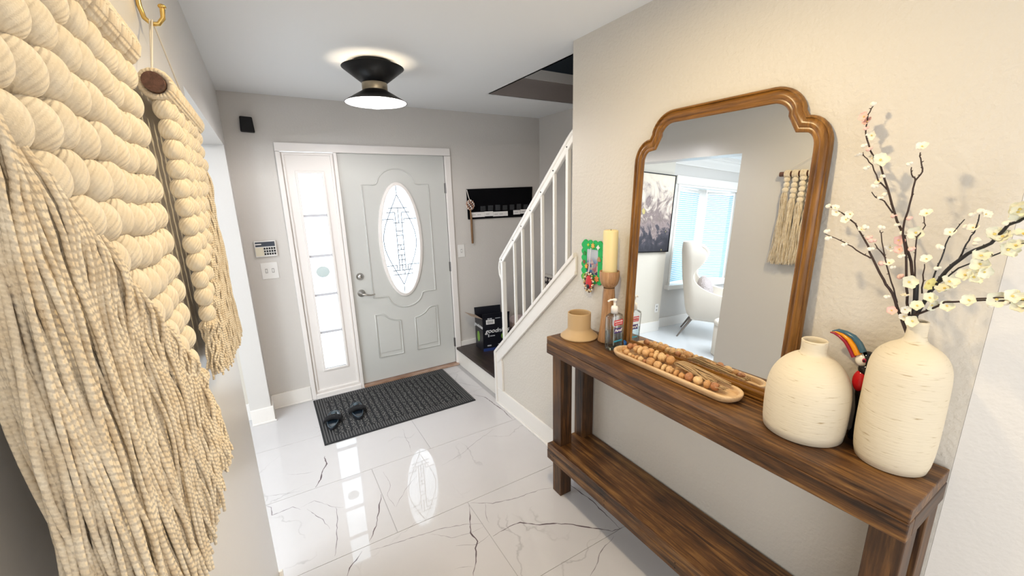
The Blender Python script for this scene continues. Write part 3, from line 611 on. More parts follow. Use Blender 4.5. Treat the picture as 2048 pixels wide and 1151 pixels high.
def slipper(label,cx,cy,ang):
    t=thing('slipper',label,'slipper',(cx,cy,.011),'pair of slippers on the door mat'); ca,sa=math.cos(ang),math.sin(ang)
    W=lambda u,v:(cx+u*ca-v*sa, cy+u*sa+v*ca)
    out=[]
    for i in range(40):
        a=2*PI*i/40; v=.135*math.sin(a); wd=.047+.010*math.sin(a); u=wd*math.copysign(abs(math.cos(a))**.8,math.cos(a)); out.append((u,v))
    s=MB(); s.prism([W(*p) for p in out],'z',.0115,.034); obj('sole',s,SOLE,t,.004)
    s=MB(); s.prism([W(u*.84,v*.9) for u,v in out],'z',.033,.037); obj('footbed',s,NAVY,t,.002)
    s=MB(); s.tube([(*W(u*.93,v*.96),.036) for u,v in out],.0035,6,closed=True); obj('rim',s,RIMM,t)
    s=MB(); vs=[]; 
    nn_=14
    for v in (-.038,-.018,.002,.024):
        for i in range(nn_+1):
            a=PI*i/nn_; vs.append((*W(.058*math.cos(a),v+.004*math.sin(a*5)),.024+.026*math.sin(a)))
    s.add(vs,[(r_*(nn_+1)+i,r_*(nn_+1)+i+1,(r_+1)*(nn_+1)+i+1,(r_+1)*(nn_+1)+i) for r_ in range(3) for i in range(nn_)],True)
    o=obj('strap',s,STRAP,t); m_=o.modifiers.new('thickness','SOLIDIFY'); m_.thickness=.012; m_.offset=1
    s=MB(); s.ell((*W(0,.075),.043),.022,.022,.014,16,8); obj('toe_ball',s,RIMM,t)
slipper('left slipper, black open-toe slide nearer the mat edge',-.335,-.520,-.22)
slipper('right slipper, black open-toe slide nearer the mat centre',-.150,-.475,-.06)

# ------------------------------------------------------------------ box, bag and picture on the landing
bx=thing('cardboard_box','black printed diaper box with open flaps on the dark stair landing','box',(1.25,-.25,.185))
A=Vector((1.096,-.285,.186)); ux=Vector((.96,-.20,0)).normalized(); uy=Vector((.05,1,0)).normalized(); BW,BD,BHt=.275,.19,.335
BOXM=mat('black_box_print',(.006,.007,.012),.3); BLUEB=mat('blue_box_edge',(.02,.04,.16),.3); GREENP=mat('green_figure_print',(.18,.35,.05),.5); WPR=mat('white_print',(.85,.85,.85),.5)
CARD=mat('cardboard',(.45,.36,.28),.8)
s=MB(); t_=.004
def quadbox(p,a,b_,c_): 
    vs=[p,p+a,p+a+b_,p+b_,p+c_,p+a+c_,p+a+b_+c_,p+b_+c_]; s.add(vs,[(0,3,2,1),(4,5,6,7),(0,1,5,4),(1,2,6,5),(2,3,7,6),(3,0,4,7)])
Z=Vector((0,0,1))
quadbox(A,ux*BW,uy*t_,Z*BHt); quadbox(A+uy*(BD-t_),ux*BW,uy*t_,Z*BHt); quadbox(A,ux*t_,uy*BD,Z*BHt); quadbox(A+ux*(BW-t_),ux*t_,uy*BD,Z*BHt); quadbox(A,ux*BW,uy*BD,Z*t_)
obj('carton',s,BOXM,bx)
s=MB(); quadbox(A+Z*BHt,ux*t_,uy*BD*.95,(Z*.35-ux*.9)*.12); plabel(obj('flap',s,CARD,bx),'brown flap opened to the left')
s=MB(); quadbox(A+Z*BHt,ux*BW,uy*.003,(Z*1.0-uy*.15)*.05); obj('flap',s,BOXM,bx)
s=MB(); quadbox(A+Z*BHt+uy*(BD-t_),ux*BW,uy*.003,(Z*.9+uy*.15)*.08); obj('flap',s,BOXM,bx)
s=MB(); quadbox(A-uy*.001,ux*BW,uy*.001,Z*.03); obj('edge_stripe',s,BLUEB,bx)
fo=A-uy*.0015
o=obj('lettering',text_mb('goodnites',.062,fo+ux*.145+Z*.205,ux,Z+ux*.0,shear=.35,bold=.0006),WPR,bx)
o=obj('lettering',text_mb('goodnites',.050,A-ux*.0015+uy*.10+Z*.245,-uy,Z,shear=.3,bold=.0008),WPR,bx)
s=MB(); quadbox(fo+ux*.035+Z*.275,ux*.085,-uy*.001,Z*.045); lb=obj('barcode_label',s,WPR,bx)
s=MB()
for i in range(9): quadbox(fo-uy*.0012+ux*(.045+i*.0075)+Z*.282,ux*(.002+.002*(i%2)),-uy*.0005,Z*.03)
obj('bars',s,BLACKP,lb)
s=MB()
for (u,z_,w_,h_) in ((.05,.325,.02,.012),(.075,.325,.02,.012),(.13,.328,.05,.006),(.20,.328,.05,.006),(.05,.145,.012,.03),(.07,.15,.05,.008),(.04,.05,.04,.012),(.15,.055,.04,.010),(.205,.06,.045,.05)): quadbox(fo+ux*u+Z*z_,ux*w_,-uy*.001,Z*h_)
obj('small_print',s,mat('grey_print',(.5,.52,.55),.5),bx)
s=MB(); s.ell(fo+ux*.20+Z*.140,.018,.002,.028,12,8); s.ell(fo+ux*.245+Z*.14,.016,.002,.028,12,8); s.ell(A-ux*.002+uy*.11+Z*.13,.002,.03,.055,12,8); obj('figure_print',s,GREENP,bx)
s=MB(); rr=random.Random(4); s.ell((1.56,-.20,.325),.155,.15,.140,28,18,fn=lambda t,a:1+.10*math.sin(3*a+4*t)+.06*math.sin(7*a-5*t)+.05*math.sin(11*t))
tag(obj('plastic_bag',s,mat('pinkish_clear_plastic',(.52,.42,.41),.25),None),'crumpled pinkish grey plastic bag behind the balusters on the landing','bag')
pt=thing('leaning_picture','framed dark picture with a cream lattice leaning on the stair wall','picture',(1.93,-.4,.185))
rotp=Matrix.Rotation(math.radians(5),3,'Y')
s=MB(); s.obox((1.918,-.40,.515),.022,.56,.66,rotp); obj('frame',s,mat('pale_picture_frame',(.6,.56,.50),.5),pt,.003)
s=MB(); s.obox((1.9055,-.40,.515),.004,.51,.61,rotp); pc=obj('panel',s,mat('dark_panel',(.03,.022,.025),.5),pt)
s=MB()
for i in range(8):
    for j in range(10):
        s.obox(Vector((1.903,-.40,.515))+rotp@Vector((0,-.23+i*.064,-.28+j*.062)),.003,.034,.034,rotp@Matrix.Rotation(PI/4,3,'X'))
o=obj('lattice',s,mat('cream_lattice',(.55,.50,.44),.6),pc)

# ------------------------------------------------------------------ console table
ct=thing('console_table','dark stained rustic wooden console table with a lower shelf along the right wall','table',(.757,-2.77,0))
CX0,CX1,CYN,CYF,ZT=.617,.889,-3.500,-2.035,.957
s=MB(); s.box(CX0+.001,CX1,CYN+.001,CYF-.001,ZT-.038,ZT); obj('tabletop',s,CONS_Y,ct,.003)
s=MB(); s.box(CX0,CX0+.038,CYN,CYF,ZT-.093,ZT-.0385); obj('front_apron',s,CONS_Y,ct,.003)
for y0,y1 in ((CYF-.038,CYF),(CYN,CYN+.038)):
    s=MB(); s.box(CX0+.0385,CX1,y0,y1,ZT-.093,ZT-.0385); obj('end_apron',s,CONS_X,ct,.003)
for y0,y1 in ((CYF-.0745,CYF-.001),(CYN+.006,CYN+.080)):
    for x0,x1 in ((.656,.733),(.812,CX1)):
        s=MB(); s.box(x0,x1,y0,y1,0,ZT-.038); obj('leg',s,CONS_Z,ct,.003)
s=MB(); s.box(CX0+.001,CX1,CYN+.001,CYF-.001,.283,.321); obj('shelf_board',s,CONS_Y,ct,.003)
s=MB(); s.box(CX0,CX0+.038,CYN,CYF,.228,.2825); obj('shelf_apron',s,CONS_Y,ct,.003)
for y0,y1 in ((CYF-.038,CYF),(CYN,CYN+.038)):
    s=MB(); s.box(CX0+.0385,.655,y0,y1,.228,.2825); obj('shelf_end_apron',s,CONS_X,ct,.003)
s=MB()
for y in (CYF-.03,CYF-.06,CYN+.03,CYN+.06,-2.5,-2.9):
    for z in (.245,.268): s.tube([(CX0-.0004,y,z),(CX0+.003,y,z)],.003,8)
obj('nail_hole',s,BLACKP,ct)

# ------------------------------------------------------------------ mirror
YML,YMR,ZB,ZTOP=-2.370,-3.118,.9575,2.004; YC=(YML+YMR)/2; HW=(YML-YMR)/2
def mo(h,top,base,s1,s2,off=0):
    # half outline (u from the centre), symmetrical, notched shoulders
    pts=[(h,base),(h,top-.205)]
    pts+=[(h-.075+.075*math.cos(a),top-.195+.095*math.sin(a)) for a in [PI/2*i/8 for i in range(1,9)]]
    n1=pts[-1]; k0=(h-.085,top-.082)
    pts+=[k0]
    c0=(h-.185,top-.105); rx,rz_=.105,.105
    pts+=[(c0[0]+rx*math.cos(a),c0[1]+rz_*math.sin(a)) for a in [PI*.10+ (PI/2-PI*.10)*i/8 for i in range(9)]]
    return pts
half_o=mo(HW,ZTOP-.0,ZB,0,0)
def full(hf): return [(YC+u,z) for u,z in hf]+[(YC-u,z) for u,z in reversed(hf)]
OUT=full(half_o)
def inset(loop,d):
    n=len(loop); out=[]
    area=sum(loop[i][0]*loop[(i+1)%n][1]-loop[(i+1)%n][0]*loop[i][1] for i in range(n)); sg=1 if area>0 else -1
    for i in range(n):
        p0,p1,p2=loop[i-1],loop[i],loop[(i+1)%n]
        def nrm(a,b_):
            dx,dy=b_[0]-a[0],b_[1]-a[1]; l_=math.hypot(dx,dy) or 1; return (-dy/l_*sg,dx/l_*sg)
        a=nrm(p0,p1); b_=nrm(p1,p2); m_=(a[0]+b_[0],a[1]+b_[1]); k_=m_[0]*a[0]+m_[1]*a[1]
        k_=max(k_,.55); out.append((p1[0]+m_[0]*d/k_,p1[1]+m_[1]*d/k_))
    return out
KT,X0M,YAW=.036,.834,-.014
def MW(y,z,dp):          # leaning plane: dp = distance behind the frame's front
    x=X0M+KT*(z-.955)+YAW*(y+2.7)+dp
    return (x,y-dp*0,z+0)
mr=thing('wall_mirror','large arched wall mirror in a carved brown wooden frame leaning on the console','mirror',(X0M,YC,ZB))
prof=[(0,.0155),(0,.004),(.003,.000),(.007,.000),(.010,.006),(.014,.004),(.022,-.002),(.030,-.001),(.036,.005),(.040,.004),(.045,.004),(.049,.007),(.050,.011)]
s=MB(); n=len(OUT); vs=[]
for d,dp in prof:
    lp_=inset(OUT,d) if d>0 else OUT
    vs+= [MW(y,z,dp) for y,z in lp_]
s.add(vs,[(i*n+k_,i*n+(k_+1)%n,(i+1)*n+(k_+1)%n,(i+1)*n+k_) for i in range(len(prof)-1) for k_ in range(n)],False)
for i in range(len(s.sm)): s.sm[i]=True
o=obj('frame',s,FRAMEW,mr)
o.data.materials.append(FRAMEWY)
for p_ in o.data.polygons:
    if p_.center.z>.93 and p_.center.z<.75+0: pass
for p_ in o.data.polygons:
    z_=p_.center.z+ZB; y_=p_.center.y+YC
    if z_>ZTOP-.06 or z_<ZB+.045: p_.material_index=1
e=o.modifiers.new('edge','EDGE_SPLIT'); e.split_angle=math.radians(50)
s=MB(); IN=inset(OUT,.047); nI=len(IN)
s.add([MW(y,z,.009) for y,z in IN]+[MW(y,z,.013) for y,z in IN],[(i,(i+1)%nI,nI+(i+1)%nI,nI+i) for i in range(nI)]); s.add([MW(y,z,.009) for y,z in IN]+[MW(YC,1.45,.009)],[(i,(i+1)%nI,nI) for i in range(nI)]); obj('mirror_glass',s,MIRROR,mr)

# ------------------------------------------------------------------ things on the console
CER=bpy.data.materials.new('cream_ceramic'); CER.use_nodes=True; nt=CER.node_tree; b_=nt.nodes['Principled BSDF']; L=nt.links.new
tc=N(nt,'ShaderNodeTexCoord'); mp=N(nt,'ShaderNodeMapping'); mp.inputs['Scale'].default_value=(14,14,150); L(tc.outputs['Object'],mp.inputs[0])
nz=N(nt,'ShaderNodeTexNoise',Scale=1.6,Detail=3.); L(mp.outputs[0],nz.inputs['Vector']); rc=ramp(nt,[(.27,(.40,.30,.17)),(.33,(.60,.52,.38)),(.38,(.68,.60,.46)),(1,(.70,.62,.48))]); L(nz.outputs[0],rc.inputs[0]); L(rc.outputs[0],b_.inputs['Base Color']); b_.inputs['Roughness'].default_value=.62
bp=N(nt,'ShaderNodeBump',Strength=.5,Distance=.0015); L(nz.outputs[0],bp.inputs['Height']); L(bp.outputs[0],b_.inputs['Normal'])
def vase_prof(pts): 
    return smooth([(r,z) for r,z in pts],2,False)
def dense(pr): return pr
ZC=ZT+.0005
def vase(name,label,c,outer,wall=.006):
    inner=[(max(r-wall,.002),z) for r,z in outer if z>.03][::-1]
    pr=[(.0001,0)]+outer+[(outer[-1][0]-wall*.5,outer[-1][1]+.002)]+inner+[(.0001,inner[-1][1])]
    s=MB(); s.lathe(pr,(c[0],c[1],ZC),64,cap=False); return tag(obj(name,s,CER),label,'vase')
vase('ceramic_vase','tall cream ceramic bottle vase holding blossom branches at the near end of the console',(.803,-3.398),[(.070,0),(.0755,.003)]+smooth([(.078,.006),(.083,.05),(.0845,.10),(.084,.18),(.0825,.255),(.0795,.285),(.069,.312),(.050,.331),(.032,.342),(.0235,.350),(.0205,.362),(.020,.385),(.0205,.398)],2,False)+[(.0205,.399)])
vase('ceramic_vase','short cream ceramic vase with an open neck beside the tall vase',(.773,-3.192),[(.095,0),(.104,.003)]+smooth([(.106,.008),(.1085,.06),(.109,.11),(.106,.155),(.096,.190),(.076,.222),(.052,.243),(.037,.251),(.0325,.258),(.032,.275),(.0335,.292)],2,False)+[(.0335,.293)],.005)
POTM=mat('speckled_tan_clay',(.52,.36,.19),.55,bump=(200,.0006,.4))
s=MB(); s.lathe([(.0001,0),(.094,0),(.097,.002),(.0975,.007),(.094,.011),(.080,.022),(.069,.033),(.0615,.043),(.0600,.050),(.0600,.127),(.0595,.131),(.057,.1325),(.0545,.131),(.054,.126),(.054,.050),(.06,.03),(.0001,.012)],(.757,-2.134,ZC),64,cap=False)
tag(obj('clay_pot',s,POTM),'tan clay pot with a flared base at the far end of the console','pot')
# candle holder and candle
ch=thing('candle_holder','turned wooden candle holder between clay pot and mirror','candle holder',(.832,-2.268,ZT))
s=MB(); s.lathe([(.0001,0),(.048,0),(.051,.003),(.050,.010),(.046,.03),(.040,.08),(.035,.14),(.0315,.20),(.029,.25),(.0265,.272),(.0275,.276)],(.832,-2.268,ZC),48,cap=False); obj('stem',s,HOLDW,ch)
s=MB(); s.lathe([(.0001,.274),(.022,.275),(.031,.284),(.041,.298),(.0465,.315),(.0485,.335),(.0485,.358),(.0475,.360),(.045,.358),(.0445,.345),(.0001,.342)],(.832,-2.268,ZC),48,cap=False); obj('cup',s,HOLDW,ch)
WAX=mat('ivory_wax',(.82,.70,.38),.45,Subsurface_Weight=.15)
cn=thing('pillar_candle','ivory pillar candle standing in the wooden holder','candle',(.832,-2.268,ZT+.344))
s=MB(); s.lathe([(.0001,.343),(.0345,.343),(.0355,.346),(.0355,.550),(.034,.556),(.030,.558),(.020,.553),(.0001,.551)],(.832,-2.268,ZC),48,cap=False); obj('wax',s,WAX,cn)
s=MB(); s.tube([(.832,-2.268,ZC+.55),(.833,-2.268,ZC+.562)],.0012,6); obj('wick',s,BLACKP,cn)
# sanitizer bottle
bt=thing('sanitizer_bottle','clear pump bottle of hand sanitizer in front of the candle holder','bottle',(.780,-2.362,ZT))
CLR=glassy('clear_plastic',(.96,.98,.99),.05,.2); GEL=glassy('sanitizer_gel',(.84,.93,.96),.05,.15)
def rrect(cx,cy,a,b_,r,n=5):
    o=[]
    for (sx,sy,t0) in ((1,1,0),(-1,1,PI/2),(-1,-1,PI),(1,-1,1.5*PI)):
        for i in range(n+1):
            t=t0+PI/2*i/n; o.append((cx+sx*(a-r)+r*math.cos(t),cy+sy*(b_-r)+r*math.sin(t)))
    return o
def loft(s,secs,smoothf=True):
    n=len(secs[0]); vs=[p for q in secs for p in q]
    s.add(vs,[(i*n+k_,i*n+(k_+1)%n,(i+1)*n+(k_+1)%n,(i+1)*n+k_) for i in range(len(secs)-1) for k_ in range(n)],smoothf)
    s.add(secs[0],[tuple(range(n))[::-1]]); s.add(secs[-1],[tuple(range(n))])
bc=(.780,-2.362)
def sec(a,b_,r,z): return [(x,y,z) for x,y in rrect(*bc,a,b_,r)]
s=MB(); loft(s,[sec(.036,.014,.010,ZC),sec(.044,.0200,.012,ZC+.006),sec(.045,.0205,.012,ZC+.02),sec(.045,.0205,.012,ZC+.155),sec(.041,.019,.012,ZC+.168),sec(.026,.016,.010,ZC+.176),sec(.014,.0135,.010,ZC+.180)]); obj('body',s,CLR,bt)
s=MB(); loft(s,[sec(.035,.013,.009,ZC+.004),sec(.0425,.0185,.011,ZC+.012),sec(.0425,.0185,.011,ZC+.092)]); obj('gel',s,GEL,bt)
s=MB(); s.lathe([(.0001,.178),(.0165,.178),(.0165,.205),(.014,.212),(.006,.214),(.006,.236),(.0095,.238),(.0095,.247),(.0001,.249)],(*bc,ZC),24,cap=False); s.tube([(bc[0],bc[1],ZC+.243),(bc[0]-.022,bc[1]+.006,ZC+.244),(bc[0]-.034,bc[1]+.01,ZC+.237)],.0045,8); plabel(obj('pump',s,WHITEP,bt),'white pump head')
s=MB(); s.tube([(*bc,ZC+.015),(*bc,ZC+.178)],.0025,6); obj('dip_tube',s,WHITEP,bt)
fy=bc[1]-.0208
RED=mat('red_label',(.55,.02,.04),.4); NVY=mat('navy_label',(.05,.02,.16),.4)
s=MB(); s.box(bc[0]-.020,bc[0]+.036,fy-.0006,fy,ZC+.122,ZC+.148); plabel(obj('label',s,RED,bt),'red label')
s=MB(); s.box(bc[0]-.018,bc[0]+.030,fy-.0006,fy,ZC+.084,ZC+.108); plabel(obj('label',s,NVY,bt),'navy label reading Purell')
s=MB(); s.box(bc[0]-.020,bc[0]+.034,fy-.0006,fy,ZC+.040,ZC+.047); plabel(obj('label',s,mat('teal_label',(.05,.35,.50),.4),bt),'teal label strip')
WP2=mat('white_lettering',(.9,.9,.9),.5)
obj('lettering',text_mb('Purell',.019,(bc[0]+.006,fy-.0012,ZC+.096),(1,0,0),(0,0,1),shear=.3,bold=.0003),WP2,bt)
obj('lettering',text_mb('ADVANCED',.0092,(bc[0]+.008,fy-.0012,ZC+.140),(1,0,0),(0,0,1),bold=.0002),WP2,bt)
obj('lettering',text_mb('HAND SANITIZER',.0058,(bc[0]+.008,fy-.0012,ZC+.129),(1,0,0),(0,0,1)),WP2,bt)
# wooden tray
def stadium(x,y0,y1,r,n=14):
    o=[(x+r*math.cos(PI*i/n),y1-r+r*math.sin(PI*i/n)) for i in range(n+1)]
    return o+[(x+r*math.cos(PI+PI*i/n),y0+r+r*math.sin(PI+PI*i/n)) for i in range(n+1)]
s=MB(); T0,T1,TX=-3.000,-2.402,.768
secs=[[(x,y,z) for x,y in stadium(TX,T0+i_,T1-i_,r)] for r,i_,z in ((.048,.018,ZC),(.056,.006,ZC+.008),(.060,0,ZC+.020),(.060,0,ZC+.026),(.0585,.0015,ZC+.028),(.049,.012,ZC+.028),(.047,.014,ZC+.024),(.043,.020,ZC+.010))]
loft(s,secs); tag(obj('wooden_tray',s,TRAYW),'long pale wooden tray with rounded ends in front of the mirror','tray')
# bead garland
gar=thing('bead_garland','wooden bead garland with jute tassels heaped in the long tray','garland',(.76,-2.7,ZT+.012))
def dirm(d):
    d=Vector(d).normalized(); return d.to_track_quat('Z','Y').to_matrix()
shapes={'ball':[(0,-1),(.38,-.93),(.7,-.72),(.93,-.38),(1,0),(.93,.38),(.7,.72),(.38,.93),(0,1)],
 'barrel':[(0,-1),(.6,-1),(.82,-.7),(.95,-.2),(.95,.2),(.82,.7),(.6,1),(0,1)],
 'disc':[(0,-.5),(.75,-.5),(1,-.25),(1.05,0),(1,.25),(.75,.5),(0,.5)],
 'turned':[(0,-1.1),(.45,-1.1),(.55,-.9),(.95,-.5),(1.05,-.1),(.9,.3),(.6,.6),(.8,.8),(.6,1.05),(0,1.1)],
 'oval':[(0,-1.2),(.45,-1.0),(.75,-.6),(.85,0),(.75,.6),(.45,1.0),(0,1.2)]}
def wbead(c,r,d,kind,mi,parent=gar):
    Rm=dirm(d); s=MB(); n=18; vs=[]
    for rr_,zz in shapes[kind]:
        for k_ in range(n):
            a=2*PI*k_/n; vs.append(Vector(c)+Rm@Vector((rr_*r*1.28*math.cos(a),rr_*r*1.28*math.sin(a),zz*r*1.05)))
    m_=len(shapes[kind]); s.add(vs,[(i*n+k_,i*n+(k_+1)%n,(i+1)*n+(k_+1)%n,(i+1)*n+k_) for i in range(m_-1) for k_ in range(n)],True)
    return obj('bead',s,BEADW[mi],parent)
r1=[(.786,-2.462,.0115,'ball',3),(.781,-2.505,.0125,'ball',1),(.776,-2.533,.0135,'disc',2),(.779,-2.563,.0140,'barrel',1),(.784,-2.590,.0105,'oval',0),(.788,-2.610,.0125,'disc',2),(.790,-2.640,.0150,'turned',2),(.791,-2.682,.0160,'ball',0)]
r2=[(.762,-2.455,.0115,'ball',0),(.747,-2.480,.0115,'ball',1),(.742,-2.505,.0085,'oval',2),(.740,-2.527,.0085,'oval',0),(.738,-2.548,.0095,'disc',1),(.738,-2.570,.0105,'turned',2),(.738,-2.594,.0085,'ball',3),(.739,-2.625,.0155,'barrel',0),(.739,-2.662,.0145,'barrel',1),(.740,-2.693,.0130,'disc',2),(.741,-2.720,.0135,'turned',1),(.741,-2.752,.0120,'disc',0),(.742,-2.776,.0105,'turned',0),(.745,-2.806,.0150,'ball',3),(.748,-2.842,.0150,'oval',2),(.753,-2.878,.0130,'ball',0),(.760,-2.905,.0130,'barrel',3)]
r3=[(.800,-2.478,.011,'ball',3),(.803,-2.505,.011,'oval',0),(.806,-2.534,.0125,'barrel',1),(.807,-2.566,.0125,'barrel',0),(.807,-2.596,.012,'disc',2),(.808,-2.622,.0115,'turned',1),(.808,-2.650,.012,'ball',3),(.808,-2.678,.011,'oval',0)]
FLZ=ZC+.010
for row,lift in ((r1,.016),(r2,.002),(r3,.018)):
    for i,(x,y,r,kd,mi) in enumerate(row):
        a=row[max(0,i-1)]; b_=row[min(len(row)-1,i+1)]
        wbead((x,y,FLZ+r*1.3+lift),r,(b_[0]-a[0],b_[1]-a[1],.0),kd,mi)
for row in (r1,r2,r3):
    s=MB(); s.tube([(x,y,FLZ+r+.004) for x,y,r,_,_ in row],.0013,6); obj('cord',s,JUTE,gar)
jr=random.Random(11)
def jutetassel(p0,p1,p2,n,spread):
    s=MB()
    for i in range(n):
        a=jr.uniform(-spread,spread); b_=jr.uniform(0,.018); c_=jr.uniform(-spread,spread)
        P=[p0,(p0[0]*.6+p1[0]*.4+a*.7,p0[1]*.6+p1[1]*.4,p0[2]*.6+p1[2]*.4+b_),(p1[0]+a,p1[1]+jr.uniform(-.01,.01),p1[2]+b_*.8),(p2[0]+c_,p2[1]+jr.uniform(-.015,.015),p2[2]+b_*.4)]
        Q=[]
        for t in [k_/10 for k_ in range(11)]:
            u=t*3; k_=min(2,int(u)); f_=u-k_; Q.append(tuple(P[k_][m_]*(1-f_)+P[k_+1][m_]*f_ for m_ in range(3)))
        s.tube(Q,.0016,5)
    o=obj('tassel',s,JUTE,gar); plabel(o,'frayed jute tassel'); return o
jutetassel((.791,-2.700,FLZ+.026),(.795,-2.765,FLZ+.026),(.792,-2.880,FLZ+.018),20,.020)
jutetassel((.789,-2.700,FLZ+.03),(.780,-2.78,FLZ+.03),(.770,-2.86,FLZ+.02),12,.015)
jutetassel((.806,-2.690,FLZ+.03),(.812,-2.80,FLZ+.028),(.806,-2.930,FLZ+.022),16,.010)
jutetassel((.762,-2.915,FLZ+.016),(.772,-2.94,FLZ+.014),(.778,-2.895,FLZ+.010),8,.012)
s=MB(); s.tube([(.765,-2.895,FLZ+.012)]+[(.765+.018*math.cos(a),-2.905+.03*math.sin(a),FLZ+.018+.006*math.sin(2*a)) for a in [k_*.4 for k_ in range(15)]],.0015,6); obj('cord',s,JUTE,gar)
for (x,y) in ((.808,-2.752),(.800,-2.820),(.785,-2.80)): wbead((x,y,FLZ+.018),.011,(0,1,.2),'turned',2)
# blue item next to the bottle (seen in the mirror)
s=MB(); 
for k_ in range(4): s.tube([(.815+.006*k_,-2.392,ZC+.003),(.820+.004*k_,-2.397,ZC+.02+.004*k_),(.822,-2.392,ZC+.038),(.828,-2.388,ZC+.022),(.830,-2.386,ZC+.004)],[.003,.004,.005,.004,.003],6)
tag(obj('blue_ribbon',s,mat('blue_ribbon',(.02,.12,.42),.4)),'small crumpled blue ribbon by the mirror foot behind the bottle','ribbon')

# ------------------------------------------------------------------ toucan figurine
tu=thing('toucan_figurine','painted toucan figurine with a rainbow beak between the two cream vases','figurine',(.835,-3.292,ZT))
TR=mat('toucan_red',(.55,.01,.015),.15); TB=mat('toucan_black',(.006,.006,.008),.12); TWh=mat('toucan_white',(.85,.82,.76),.2); TY=mat('toucan_yellow',(.72,.27,.005),.2); TBl=mat('toucan_blue',(.035,.10,.15),.25); TM=mat('toucan_maroon',(.28,.01,.03),.25)
s=MB(); s.lathe([(.0001,.0),(.017,0),(.018,.01),(.011,.03),(.011,.09),(.014,.115),(.018,.140),(.020,.165),(.021,.185),(.020,.205),(.016,.222),(.0001,.225)],(.850,-3.302,ZC),28,cap=False)
o=obj('body',s,TB,tu)
s=MB(); s.ell((.842,-3.294,ZC+.185),.020,.020,.034,20,14); obj('breast',s,TR,tu)
s=MB(); s.ell((.850,-3.302,ZC+.222),.024,.022,.020,20,12); obj('collar',s,TB,tu)
s=MB(); s.ell((.850,-3.298,ZC+.252),.021,.021,.023,20,14); obj('head',s,TB,tu)
s=MB(); s.ell((.843,-3.289,ZC+.249),.0180,.0175,.020,20,12); obj('face',s,TWh,tu)
s=MB(); s.ell((.829,-3.297,ZC+.252),.0045,.0055,.0065,12,8); obj('eye',s,mat('toucan_eye',(.45,.02,.08),.2),tu)
s=MB(); s.ell((.826,-3.2975,ZC+.252),.0025,.003,.0035,10,6); obj('pupil',s,TB,tu)
bpts=[(.836,-3.280,.262),(.838,-3.266,.284),(.842,-3.251,.299),(.846,-3.232,.308),(.850,-3.214,.311),(.853,-3.200,.306)]
def beak(off,rads,m_):
    s=MB(); s.tube([(x,y+off[1]*k_,ZC+z+off[0]*k_) for (x,y,z),k_ in zip(bpts,(1,1,.9,.7,.5,.25))],rads,12,flat=.75); return obj('beak_band',s,m_,tu)
beak((.011,-.010),[.0105,.0105,.0095,.008,.0065,.003],TBl)
beak((.000,.000),[.0115,.0110,.0095,.0075,.005,.002],TY)
beak((-.010,.009),[.0085,.0080,.0075,.007,.006,.0025],TM)

# ------------------------------------------------------------------ blossom branches
BARK=mat('dark_bark',(.035,.018,.015),.7,bump=(200,.001,.6)); BARKB=mat('black_stem',(.012,.010,.011),.5)
def branch_mesh(s,pts,r0,r1):
    P=[]; n=len(pts)
    for i in range(n-1):
        for q in range(3):
            t=q/3; P.append(tuple(pts[i][m_]*(1-t)+pts[i+1][m_]*t for m_ in range(3)))
    P.append(pts[-1]); N_=len(P); jr2=random.Random(int(abs(pts[-1][1])*1e4))
    P=[P[0]]+[tuple(c_+jr2.uniform(-.0012,.0012) for c_ in p) for p in P[1:-1]]+[P[-1]]
    s.tube(P,[r0+(r1-r0)*i/(N_-1) for i in range(N_)],7)
    for i in range(2,N_-1,2):
        p=Vector(P[i]); d=Vector((jr2.uniform(-1,1),jr2.uniform(-1,1),jr2.uniform(-.2,1))).normalized()*.005; s.tube([p,p+d],[r1*1.3,r1*.6],5)
